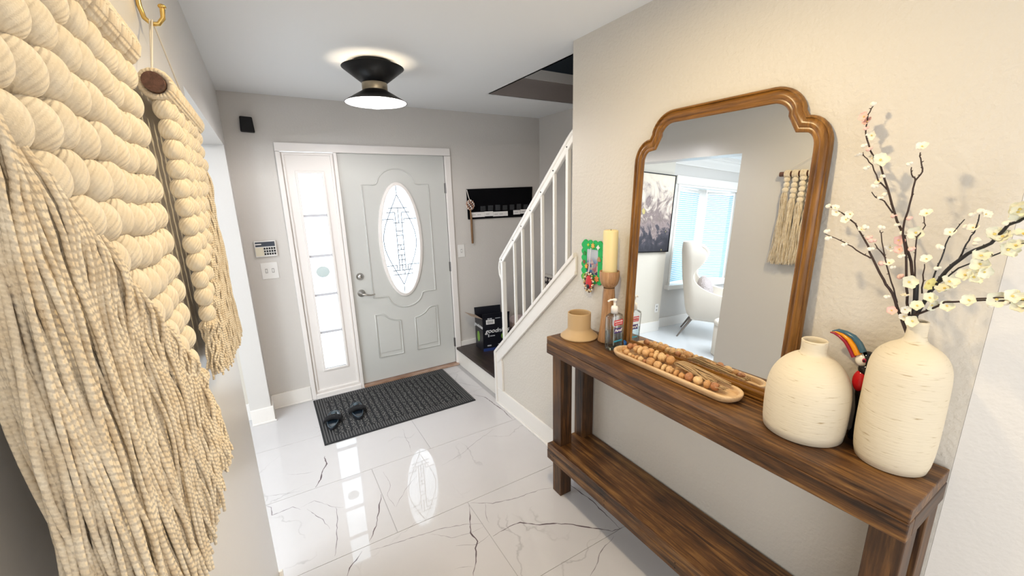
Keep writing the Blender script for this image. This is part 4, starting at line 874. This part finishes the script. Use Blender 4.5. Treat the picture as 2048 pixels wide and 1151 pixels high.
BR={
'A':('thin blossom branch rising highest, pink flowers at its tip',[(.8,-3.39,1.30),(.8,-3.39,1.369),(.8,-3.381,1.426),(.81,-3.357,1.503),(.82,-3.332,1.563),(.83,-3.302,1.621),(.835,-3.275,1.687),(.84,-3.251,1.743),(.845,-3.221,1.785),(.85,-3.204,1.83),(.85,-3.201,1.876),(.85,-3.21,1.897)],[[(.835,-3.276,1.681),(.83,-3.255,1.705),(.83,-3.237,1.746),(.83,-3.216,1.768),(.83,-3.212,1.78)],[(.83,-3.298,1.621),(.825,-3.278,1.653),(.825,-3.258,1.661),(.82,-3.249,1.676)]]),
'B':('leftmost blossom branch, forked, leaning towards the mirror',[(.802,-3.392,1.30),(.8,-3.359,1.368),(.79,-3.34,1.42),(.78,-3.32,1.454),(.78,-3.288,1.509),(.79,-3.265,1.548),(.8,-3.232,1.593),(.81,-3.19,1.623),(.82,-3.157,1.637)],[[(.78,-3.286,1.506),(.78,-3.263,1.518),(.78,-3.229,1.539),(.78,-3.204,1.55),(.78,-3.172,1.563)],[(.8,-3.35,1.396),(.79,-3.334,1.449),(.79,-3.31,1.514),(.79,-3.295,1.568),(.79,-3.291,1.579)],[(.79,-3.313,1.508),(.79,-3.297,1.527),(.79,-3.285,1.544)]]),
'C':('nearly bare dark branch forking like a Y right of the tallest branch',[(.804,-3.394,1.30),(.8,-3.37,1.40),(.8,-3.358,1.463),(.8,-3.345,1.537),(.8,-3.332,1.584),(.8,-3.336,1.648),(.8,-3.338,1.702),(.8,-3.349,1.722),(.8,-3.341,1.744),(.8,-3.337,1.767)],[[(.8,-3.338,1.702),(.8,-3.329,1.716),(.8,-3.326,1.734)],[(.8,-3.377,1.449),(.8,-3.367,1.505),(.8,-3.363,1.566),(.8,-3.372,1.594),(.8,-3.367,1.616)],[(.8,-3.393,1.429),(.8,-3.388,1.474),(.8,-3.386,1.502)]]),
'D':('thick black branch leaning right towards the frame edge, white blossoms',[(.8,-3.40,1.30),(.8,-3.391,1.37),(.79,-3.41,1.439),(.78,-3.431,1.494),(.77,-3.459,1.538),(.76,-3.494,1.567),(.75,-3.513,1.605),(.74,-3.532,1.62),(.73,-3.55,1.638)],[[(.79,-3.409,1.47),(.79,-3.415,1.52),(.79,-3.42,1.571),(.79,-3.439,1.613)],[(.78,-3.447,1.525),(.78,-3.452,1.559),(.78,-3.46,1.585),(.78,-3.462,1.625)],[(.78,-3.424,1.465),(.77,-3.451,1.503),(.76,-3.499,1.538),(.75,-3.523,1.558),(.74,-3.541,1.573),(.73,-3.559,1.586)]]),
'E':('lowest blossom branch, nearly level, reaching right above the tall vase',[(.803,-3.40,1.30),(.8,-3.385,1.368),(.79,-3.41,1.39),(.78,-3.44,1.419),(.77,-3.49,1.436),(.76,-3.531,1.446),(.75,-3.562,1.44),(.74,-3.584,1.435)],[[(.77,-3.49,1.440),(.755,-3.53,1.452),(.745,-3.565,1.455)]])}
broots={}; bpoly={}
for k_,(lab,main,subs) in BR.items():
    t=thing('blossom_branch',lab,'branch',main[0],'artificial blossom branches in the tall vase'); broots[k_]=t
    s=MB(); r0=.0052 if k_=='D' else (.0040 if k_ in 'AB' else .0032); branch_mesh(s,main,r0,.0012 if k_!='D' else .0024)
    for q in subs: branch_mesh(s,q,.0019,.0010)
    obj('stem',s,BARKB if k_=='D' else BARK,t); bpoly[k_]=[p for p in main[2:]]+[p for q in subs for p in q]
s=MB(); s.tube([(.802,-3.388,1.33),(.80,-3.385,1.40),(.80,-3.378,1.455)],.0055,8); obj('stem',s,BARKB,broots['C'])
PETW=mat('petal_white',(.86,.83,.66),.6,Subsurface_Weight=.1); PETC=mat('petal_cream',(.90,.85,.74),.6); PETP=mat('petal_pink',(.86,.56,.50),.6); PETY=mat('petal_yellow',(.88,.80,.35),.6); STAM=mat('stamen',(.70,.55,.15),.6)
def blossom_mesh(kind,m_):
    s=MB(); rr=random.Random(kind)
    if kind<3:
        R=.0125
        for p in range(5):
            a=p*2*PI/5+rr.uniform(-.12,.12); ca,sa=math.cos(a),math.sin(a); vs=[]; nu,nv=5,5; tl=rr.uniform(.15,.5)
            for i in range(nu):
                t=i/(nu-1)
                for j in range(nv):
                    w_=(j/(nv-1)-.5)*2; half=R*.60*math.sin(PI*(.10+.82*t))**.55
                    u=R*(.1+1.0*t)*(1-.10*w_*w_*t); v=w_*half; z=tl*R*t*t+.25*R*w_*w_*t
                    vs.append((u*ca-v*sa,u*sa+v*ca,z))
            s.add(vs,[(i*nv+j,i*nv+j+1,(i+1)*nv+j+1,(i+1)*nv+j) for i in range(nu-1) for j in range(nv-1)],True)
    else:
        s.ell((0,0,.003),.0055,.0055,.0065,10,7); s.ell((.006,.003,.001),.004,.004,.005,8,6)
    me=bpy.data.meshes.new('blossom'); me.from_pydata([tuple(v) for v in s.v],[],s.f)
    for p in me.polygons: p.use_smooth=True
    me.materials.append(m_); return me
BMs={('w',0):blossom_mesh(0,PETW),('w',1):blossom_mesh(1,PETW),('c',0):blossom_mesh(2,PETC),('c',3):blossom_mesh(4,PETC),('p',0):blossom_mesh(1,PETP),('p',3):blossom_mesh(4,PETP),('y',0):blossom_mesh(0,PETY)}
sm_=MB(); sm_.ell((0,0,.002),.0022,.0022,.0018,8,5); STM=bpy.data.meshes.new('flower_centre'); STM.from_pydata([tuple(v) for v in sm_.v],[],sm_.f); STM.materials.append(STAM)
FLW=[((0.85,-3.207,1.9),1),((0.85,-3.194,1.873),2),((0.85,-3.204,1.859),2),((0.85,-3.201,1.842),2),((0.85,-3.218,1.823),1),((0.845,-3.205,1.796),1),((0.83,-3.205,1.771),1),((0.84,-3.218,1.787),2),((0.83,-3.252,1.756),0),((0.84,-3.232,1.764),1),((0.83,-3.226,1.738),1),((0.83,-3.248,1.688),1),((0.83,-3.258,1.702),1),((0.84,-3.262,1.713),1),((0.84,-3.269,1.667),1),((0.83,-3.266,1.658),1),((0.82,-3.312,1.59),1),((0.83,-3.3,1.612),2),((0.81,-3.325,1.554),2),((0.8,-3.339,1.609),2),((0.81,-3.331,1.572),1),((0.82,-3.151,1.637),1),((0.81,-3.175,1.634),1),((0.81,-3.18,1.622),1),((0.8,-3.21,1.602),1),((0.8,-3.217,1.618),1),((0.78,-3.174,1.568),1),((0.78,-3.181,1.549),1),((0.78,-3.222,1.536),1),((0.79,-3.251,1.578),1),((0.79,-3.257,1.583),1),((0.79,-3.268,1.557),2),((0.79,-3.277,1.549),2),((0.78,-3.281,1.529),1),((0.79,-3.292,1.584),1),((0.79,-3.306,1.492),2),((0.79,-3.318,1.538),1),((0.79,-3.322,1.497),1),((0.79,-3.328,1.486),1),((0.8,-3.334,1.533),2),((0.8,-3.355,1.535),2),((0.8,-3.338,1.516),1),((0.8,-3.346,1.467),2),((0.78,-3.369,1.456),0),((0.77,-3.406,1.461),3),((0.79,-3.33,1.409),1),((0.79,-3.365,1.418),1),((0.79,-3.345,1.375),2),((0.79,-3.371,1.366),1),((0.78,-3.392,1.36),0),((0.78,-3.394,1.4),0),((0.79,-3.37,1.384),1),((0.78,-3.418,1.408),0),((0.78,-3.413,1.424),0),((0.8,-3.388,1.514),1),((0.79,-3.411,1.495),1),((0.8,-3.359,1.577),0),((0.8,-3.371,1.623),1),((0.79,-3.42,1.582),1),((0.79,-3.409,1.544),1),((0.79,-3.442,1.594),1),((0.78,-3.457,1.595),1),((0.79,-3.447,1.622),1),((0.78,-3.471,1.625),1),((0.78,-3.46,1.63),1),((0.78,-3.465,1.568),1),((0.78,-3.464,1.56),1),((0.77,-3.437,1.453),0),((0.77,-3.441,1.47),0),((0.76,-3.466,1.491),0),((0.76,-3.479,1.488),0),((0.76,-3.485,1.519),0),((0.76,-3.493,1.503),0),((0.76,-3.483,1.536),0),((0.75,-3.496,1.585),0),((0.75,-3.509,1.581),0),((0.75,-3.506,1.609),1),((0.74,-3.521,1.633),0),((0.74,-3.524,1.638),0),((0.75,-3.52,1.554),0),((0.74,-3.531,1.565),0),((0.74,-3.537,1.588),0),((0.76,-3.482,1.436),0),((0.76,-3.521,1.447),0),((0.76,-3.535,1.44),1),((0.75,-3.543,1.459),0),((0.75,-3.557,1.439),0),((0.75,-3.559,1.456),0),((0.78,-3.445,1.411),0),((0.76,-3.514,1.43),1),((0.73,-3.553,1.59),0),((0.74,-3.574,1.444),0),((0.73,-3.544,1.643),0),((0.8,-3.338,1.78),1),((0.8,-3.321,1.741),1)]
fr_=random.Random(21)
for (p,k_) in FLW:
    P=Vector(p)
    key=min(broots,key=lambda q:min((Vector(a)-P).length for a in bpoly[q]))
    root=broots[key]
    mk={0:('w',fr_.choice((0,1))),1:('c',fr_.choice((0,3,3))),2:('p',fr_.choice((0,3))),3:('y',0)}[k_]
    o=bpy.data.objects.new('blossom',BMs[mk]); COL.objects.link(o); o.parent=root; o.location=P-root.location
    sc_=1.2 if k_ in (0,3) else (.85 if mk[1]==0 else 1.0); o.scale=(sc_*fr_.uniform(.85,1.15),)*3
    d=Vector((-.7,-.25,.35))+Vector((fr_.uniform(-.7,.7),fr_.uniform(-.7,.7),fr_.uniform(-.6,.6))); o.rotation_euler=d.to_track_quat('Z','Y').to_euler()
    if mk[1]!=3:
        c_=bpy.data.objects.new('flower_centre',STM); COL.objects.link(c_); c_.parent=o

# ------------------------------------------------------------------ picture frame craft on the mirror wall
pf=thing('photo_frame','small green foam photo frame with stuck-on shapes on the wall above the clay pot','frame',(.89,-2.075,1.33))
GRN=mat('green_foam',(.01,.42,.10),.7); PX0=.889
def scallop(y0,y1,z0,z1,n=4,m_=6,r=.0):
    pts=[]
    def edge(a,b_,k_):
        for i in range(k_):
            for q in range(6):
                t=(i+q/6)/k_; px=a[0]+(b_[0]-a[0])*t; pz=a[1]+(b_[1]-a[1])*t
                dx,dz=b_[0]-a[0],b_[1]-a[1]; l_=math.hypot(dx,dz); nx,nz=dz/l_,-dx/l_
                bul=.012*math.sin(PI*q/6); pts.append((px+nx*bul,pz+nz*bul))
    edge((y0,z0),(y1,z0),n); edge((y1,z0),(y1,z1),m_); edge((y1,z1),(y0,z1),n); edge((y0,z1),(y0,z0),m_); return pts
fy0,fy1,fz0,fz1=-2.150,-2.000,1.225,1.435
outer=scallop(fy0,fy1,fz0,fz1); n_=len(outer)
def rl_(y0,y1,z0,z1,ref):
    cy,cz=(y0+y1)/2,(z0+z1)/2; o=[]
    for (y,z) in ref:
        dx,dz=y-cy,z-cz; t=1/max(abs(dx)/((y1-y0)/2),abs(dz)/((z1-z0)/2)); o.append((cy+dx*t,cz+dz*t))
    return o
inn=rl_(-2.120,-2.030,1.262,1.398,outer)
s=MB(); s.ringprism(outer,inn,'x',PX0,PX0+.006); obj('border',s,GRN,pf)
PH=bpy.data.materials.new('printed_photo'); PH.use_nodes=True; nt=PH.node_tree; b_=nt.nodes['Principled BSDF']; L=nt.links.new
tc=N(nt,'ShaderNodeTexCoord'); vo=N(nt,'ShaderNodeTexVoronoi',Scale=55.); L(tc.outputs['Object'],vo.inputs['Vector']); sp=N(nt,'ShaderNodeSeparateXYZ'); L(tc.outputs['Object'],sp.inputs[0])
rc=ramp(nt,[(0,(.02,.03,.08)),(.35,(.08,.20,.42)),(.55,(.50,.10,.10)),(.75,(.55,.42,.36)),(1,(.2,.25,.3))]); sc=N(nt,'ShaderNodeSeparateColor'); L(vo.outputs['Color'],sc.inputs[0]); L(sc.outputs[0],rc.inputs[0])
mrr=N(nt,'ShaderNodeMapRange'); mrr.inputs[1].default_value=-.01; mrr.inputs[2].default_value=.03; L(sp.outputs[2],mrr.inputs[0])
mx=N(nt,'ShaderNodeMix',data_type='RGBA'); L(mrr.outputs[0],mx.inputs[0]); L(rc.outputs[0],mx.inputs[6]); mx.inputs[7].default_value=(.50,.55,.62,1); L(mx.outputs[2],b_.inputs['Base Color']); b_.inputs['Roughness'].default_value=.2
s=MB(); s.box(PX0+.003,PX0+.0075,-2.125,-2.025,1.257,1.403); obj('photo',s,PH,pf)
def star(cy,cz,r,x=PX0-.003,k_=5,inner=.45): return [(cy+(r if i%2==0 else r*inner)*math.sin(PI*i/k_),cz+(r if i%2==0 else r*inner)*math.cos(PI*i/k_)) for i in range(2*k_)]
for (y,z,r,kk,col,inn_) in ((-2.082,1.418,.017,6,(.75,.45,.10),.5),(-2.045,1.420,.009,4,(.55,.65,.08),.6),(-2.017,1.372,.013,5,(.04,.22,.05),.6),(-2.014,1.325,.010,8,(.22,.08,.04),.9),(-2.032,1.303,.015,5,(.80,.35,.06),.5),(-2.122,1.412,.014,4,(.85,.85,.82),.6),(-2.130,1.350,.016,3,(.45,.28,.14),.7),(-2.018,1.245,.020,7,(.20,.45,.06),.8),(-2.115,1.245,.020,6,(.75,.25,.08),.6),(-2.145,1.262,.014,8,(.02,.45,.12),.8)):
    s=MB(); s.prism(star(y,z,r,k_=kk,inner=inn_),'x',PX0-.004,PX0-.0002); obj('stuck_shape',s,mat('foam_shape',col,.7),pf)
og=thing('jeweled_ornament','oval beaded ornament with a red centre hanging under the green photo frame','ornament',(.875,-2.068,1.235))
s=MB(); s.tube([(.884,-2.070,1.405),(.878,-2.069,1.33),(.872,-2.068,1.268)],.0028,6); plabel(obj('ribbon',s,mat('silver_ribbon',(.72,.74,.80),.3),og),'pale silver ribbon')
s=MB(); s.ell((.876,-2.068,1.222),.009,.026,.038,20,12); obj('centre',s,mat('red_enamel',(.60,.02,.03),.15),og)
cl=[mat('gold_bead',(.65,.45,.20),.3,.5),mat('dark_bead',(.10,.05,.03),.3),mat('cream_bead',(.80,.74,.60),.35)]
for i in range(40):
    a=i*2*PI/20+(.15 if i>=20 else 0); k_=1.0 if i<20 else 1.22
    s=MB(); s.ell((.873,-2.068+.031*k_*math.cos(a),1.222+.044*k_*math.sin(a)),.0055,.0055,.0055,8,5); obj('bead',s,cl[(i*7)%3],og)
s=MB(); s.ell((.869,-2.068,1.200),.006,.012,.012,12,8); obj('gem',s,mat('dark_gem',(.02,.02,.03),.1),og)

# ------------------------------------------------------------------ macrame wall hangings
def yarn_bead_mesh(seed,rr_=.0175,hh=.0186,n=64,m_=20):
    rnd=random.Random(seed); ph=rnd.uniform(0,6); s=MB(); vs=[]; ribs=15; tw=rnd.uniform(-.25,.25)
    for i in range(m_+1):
        t=PI*i/m_; st=math.sin(t); rad=rr_*(st**.95)*1.06+.0022
        for k_ in range(n):
            a=2*PI*k_/n; aa=a+tw*math.cos(t)
            d=1+.030*abs(math.sin(ribs*a/1.0+ph))*(st**.5)+.03*math.sin(2*a+ph)
            vs.append((rad*math.cos(aa)*d*.70,rad*math.sin(aa)*d*.92,hh*math.cos(t)*1.0))
    uv=[]
    fs=[]
    for i in range(m_):
        for k_ in range(n):
            fs.append((i*n+k_,(i+1)*n+k_,(i+1)*n+(k_+1)%n,i*n+(k_+1)%n)); uv.append(((k_/n,i/m_*6),(k_/n,(i+1)/m_*6),((k_+1)/n,(i+1)/m_*6),((k_+1)/n,i/m_*6)))
    me=bpy.data.meshes.new('bead'); me.from_pydata(vs,[],fs); ul=me.uv_layers.new(name='UVMap')
    for f_,u in zip(me.polygons,uv):
        f_.use_smooth=True
        for q in range(4): ul.data[f_.loop_start+q].uv=u[q]
    me.materials.append(YARNB); return me
BEADM=[yarn_bead_mesh(i) for i in range(5)]
PITCH=.0344; ZD=1.892; XB=XL+.038
def tassel(parent,y,ztop,zend,seed,ns_,strand_r,flare,lean=0,x=XB,out=0):
    rnd=random.Random(seed); s=MB()
    for i in range(ns_):
        a=rnd.uniform(0,2*PI); q=math.sqrt(rnd.random()); top=.010; bot=flare
        phx=rnd.uniform(0,6); L_=ztop-zend+rnd.uniform(-.012,.014); N_=22; P=[]; wv=rnd.uniform(.0012,.0045); curl=rnd.uniform(-.018,.018); wf=rnd.uniform(6,15)
        for j in range(N_+1):
            t=j/N_; f_=min(1,t*6); sp_=top+(bot-top)*(t**.45)
            xx=x+math.cos(a)*q*(sp_*.72 if math.cos(a)>0 else sp_*.55)+out*t
            yy=y+math.sin(a)*q*sp_*1.05+lean*t*t+curl*t*t
            bul=.006*math.sin(PI*min(1,t*5)) if t<.2 else 0
            P.append((max(XL+.006,xx+wv*math.sin(wf*t+phx)+math.cos(a)*q*bul),yy+wv*math.cos((wf-1)*t+phx)+math.sin(a)*q*bul,ztop-L_*t))
        s.tube(P,strand_r*rnd.uniform(.8,1.15),6)
    o=obj('tassel',s,YARN,parent,fix=False); return o
def hanging(label,cols,y_near,y_far,dowel,ns_,sr,flare,seed0,dz=0,zends=None,outw=0):
    t=thing('wall_hanging',label,'wall hanging',(XB,(y_near+y_far)/2,ZD+dz),'pair of cream yarn wall hangings')
    s=MB(); s.tube([(XB-.003,dowel[0],ZD+dz),(XB-.003,dowel[1],ZD+dz)],.0155,20); plabel(obj('dowel',s,DOWEL,t),'dark wooden dowel')
    n=len(cols)
    for c_,(nb,y,ze) in enumerate(cols):
        rnd=random.Random(seed0+c_); jz=rnd.uniform(-.007,.005)
        s=MB()                                  # loops of yarn round the dowel
        for q in range(4):
            yy=y-.0135+q*.009; s.tube([(XB-.003+.021*math.cos(a),yy,ZD+dz+.021*math.sin(a)) for a in [2*PI*k_/14 for k_ in range(14)]],.0052,7,closed=True)
        obj('dowel_wrap',s,YARN,t,fix=False)
        for b_ in range(nb):
            o=bpy.data.objects.new('bead',rnd.choice(BEADM)); COL.objects.link(o); o.parent=t
            o.location=Vector((XB+rnd.uniform(-.001,.001),y+rnd.uniform(-.0012,.0012),ZD+dz-.034+jz-PITCH*b_))-t.location
            o.rotation_euler=(rnd.uniform(-.12,.12),0,rnd.choice((0,PI))+rnd.uniform(-.2,.2)); k_=rnd.uniform(.95,1.05); o.scale=(k_,k_,1.0)
        ztop=ZD+dz-.034+jz-PITCH*(nb-1)-.014
        tassel(t,y,ztop,ze,seed0*13+c_,ns_,sr,flare,lean=rnd.uniform(-.008,.008)+(-.02 if outw and c_>6 else 0),out=outw)
    return t
cols=[(3+i,-2.285-i*.0483,1.305+.055*(i/9)**1.5) for i in range(10)]
h2=hanging('cream yarn bead wall hanging farther from the camera, hung from the brass hook',cols,-2.74,-2.26,(-2.755,-2.235),70,.0021,.024,50)
s=MB(); ap=(XL+.022,-2.505,2.062)
for q in ((-2.262,0),(-2.745,0)): s.tube([(XB-.003,q[0],ZD+.014),ap],.0016,6)
s.tube([(XB-.01,-2.70,ZD+.014),(ap[0]-.004,ap[1],ap[2])],.0016,6)
obj('cord',s,CORD,h2)
cols=[(3+i,-3.392+i*.0442,1.345-.02*(i/9)) for i in range(10)]
h1=hanging('cream yarn bead wall hanging nearest the camera, its long tassels filling the left edge',cols,-3.42,-2.95,(-3.43,-2.965),130,.0018,.027,90,dz=-.008,outw=.012)
s=MB(); ap1=(XL+.022,-3.19,2.055)
for q in (-3.43,-2.945): s.tube([(XB-.003,q,ZD+.006),ap1],.0016,6)
obj('cord',s,CORD,h1)
s=MB(); s.tube([(XL+.006,-2.505,2.15),(XL+.006,-2.505,2.085),(XL+.010,-2.505,2.064),(XL+.020,-2.505,2.054),(XL+.032,-2.505,2.056),(XL+.041,-2.505,2.068),(XL+.043,-2.505,2.086)],[.006,.006,.0058,.0055,.0055,.0055,.006],10,flat=.8)
s.ell((XL+.043,-2.505,2.090),.0075,.0075,.005,12,8); s.lathe([(.0001,.0),(.013,0),(.012,.004),(.0001,.005)],(XL,-2.505,2.14),20,'x'); tag(obj('wall_hook',s,BRASS),'brass wall hook holding the cords of the farther wall hanging','hook')

# ------------------------------------------------------------------ living room things seen in the mirror
ar=thing('abstract_painting','dark framed abstract painting on the warm-lit wall beyond the opening, seen in the mirror','painting',(-2.08,-.10,1.62))
AX0,AX1,AZ0,AZ1=-2.435,-1.72,1.115,2.115
s=MB(); s.ringprism([(AX0,AZ0),(AX1,AZ0),(AX1,AZ1),(AX0,AZ1)],[(AX0+.012,AZ0+.012),(AX1-.012,AZ0+.012),(AX1-.012,AZ1-.012),(AX0+.012,AZ1-.012)],'y',-.138,-.102); obj('frame',s,BLACKP,ar)
AM=bpy.data.materials.new('abstract_canvas'); AM.use_nodes=True; nt=AM.node_tree; b_=nt.nodes['Principled BSDF']; L=nt.links.new
tc=N(nt,'ShaderNodeTexCoord'); n1=N(nt,'ShaderNodeTexNoise',Scale=3.6,Detail=8.,Roughness=.62,Distortion=1.6); L(tc.outputs['Object'],n1.inputs['Vector']); sp=N(nt,'ShaderNodeSeparateXYZ'); L(tc.outputs['Object'],sp.inputs[0])
ma=N(nt,'ShaderNodeMath',operation='MULTIPLY_ADD'); L(sp.outputs[2],ma.inputs[0]); ma.inputs[1].default_value=.62; L(n1.outputs[0],ma.inputs[2])
rc=ramp(nt,[(.18,(.02,.02,.03)),(.34,(.05,.045,.06)),(.42,(.30,.23,.22)),(.50,(.20,.15,.14)),(.57,(.48,.39,.34)),(.66,(.74,.64,.52)),(.9,(.84,.74,.60))]); L(ma.outputs[0],rc.inputs[0])
n2=N(nt,'ShaderNodeTexNoise',Scale=7.,Detail=4.); L(tc.outputs['Object'],n2.inputs['Vector']); r2_=ramp(nt,[(.66,(0,0,0)),(.70,(1,1,1))]); L(n2.outputs[0],r2_.inputs[0])
mx=N(nt,'ShaderNodeMix',data_type='RGBA'); L(r2_.outputs[0],mx.inputs[0]); L(rc.outputs[0],mx.inputs[6]); mx.inputs[7].default_value=(.55,.45,.16,1); L(mx.outputs[2],b_.inputs['Base Color']); b_.inputs['Roughness'].default_value=.6
s=MB(); s.box(AX0+.012,AX1-.012,-.132,-.102,AZ0+.012,AZ1-.012); obj('canvas',s,AM,ar)
# wing armchair
arc_=thing('armchair','cream high-backed wing armchair by the bay window, seen in the mirror','armchair',(-2.78,-.55,0))
FD=Vector((-.50,-.866,0)).normalized(); SD=Vector((-FD.y,FD.x,0)); BC=Vector((-2.70,-.33,0))
def CW(u,v,z): p=BC+SD*u*.95+FD*v*.95; return (p.x,p.y,z*.965)
rows_=[]  # (z, half width, wing depth, back offset)
prf=[(.28,.28,.50,.06),(.36,.33,.60,.02),(.46,.355,.66,.0),(.56,.365,.68,-.02),(.625,.365,.66,-.03),(.66,.36,.40,-.04),(.72,.35,.24,-.05),(.80,.335,.155,-.07),(.88,.325,.135,-.08),(.96,.325,.19,-.09),(1.04,.33,.27,-.10),(1.12,.33,.33,-.11),(1.19,.315,.33,-.12),(1.25,.28,.26,-.12),(1.29,.22,.14,-.12),(1.305,.16,.05,-.11)]
sec_=[]
for z,hw,wd,bo in prf:
    row=[]; 
    for i in range(9): row.append(CW(-hw,bo+wd-(wd-.12)*i/8 if wd>.12 else bo+wd,z))
    for i in range(1,12):
        a=PI*i/12; row.append(CW(-hw*math.cos(a),bo+.12-.12*math.sin(a)*1.0 if wd>.12 else bo+wd*(1-math.sin(a)),z))
    for i in range(9): row.append(CW(hw,bo+.12+(wd-.12)*i/8 if wd>.12 else bo+wd,z))
    sec_.append(row)
s=MB(); nn=len(sec_[0]); s.add([p for r_ in sec_ for p in r_],[(i*nn+k_,i*nn+k_+1,(i+1)*nn+k_+1,(i+1)*nn+k_) for i in range(len(sec_)-1) for k_ in range(nn-1)],True)
o=obj('shell',s,CREAMB,arc_); m_=o.modifiers.new('thickness','SOLIDIFY'); m_.thickness=.055; m_.offset=0; m2_=o.modifiers.new('smooth','SUBSURF'); m2_.levels=1; m2_.render_levels=1
def cbox(u0,u1,v0,v1,z0,z1):
    s=MB(); vs=[CW(u,v,z) for u in (u0,u1) for v in (v0,v1) for z in (z0,z1)]; s.add(vs,[(0,1,3,2),(4,6,7,5),(0,4,5,1),(2,3,7,6),(0,2,6,4),(1,5,7,3)]); return s
obj('seat_base',cbox(-.29,.29,.08,.63,.26,.36),CREAMB,arc_,.03); obj('seat_cushion',cbox(-.31,.31,.10,.70,.362,.47),CREAMB,arc_,.04)
for u in (-.25,.25):
    for v0,v1 in ((.10,-.06),(.55,.62)):
        s=MB(); s.tube([CW(u,v0,.27),CW(u*1.15,v1,.0)],[.020,.010],10); obj('leg',s,LEGM,arc_)
s=MB(); s.tube([CW(-.392,.02,1.10),CW(-.392,.0,.95),CW(-.392,.02,.75),CW(-.397,.10,.60),CW(-.397,.28,.53),CW(-.395,.42,.47),CW(-.392,.48,.38),CW(-.36,.48,.30)],.006,6); obj('piping',s,TRIM,arc_)
s=MB(); rot_=Matrix.Rotation(math.atan2(FD.y,FD.x),3,'Z')
s.ell(CW(-.02,.22,.64),.10,.22,.20,32,20,rot=rot_@Matrix.Rotation(-.25,3,'Y'),fn=lambda t,a:1+.05*math.sin(9*a+3*t)*math.sin(8*t))
tag(obj('throw_pillow',s,FUR),'furry grey pillow on the cream armchair, seen in the mirror','pillow')
ot=thing('ottoman','round cream ottoman in front of the armchair, seen in the mirror','ottoman',(-2.33,-1.22,0))
s=MB(); s.lathe([(.0001,0),(.20,0),(.205,.01),(.21,.36),(.0001,.361)],(-2.33,-1.22,0),40,cap=False); obj('body',s,CREAMB,ot)
s=MB(); s.lathe([(.0001,.362),(.212,.362),(.218,.38),(.215,.405),(.19,.42),(.0001,.427)],(-2.33,-1.22,0),40,cap=False); obj('lid',s,CREAMB,ot)
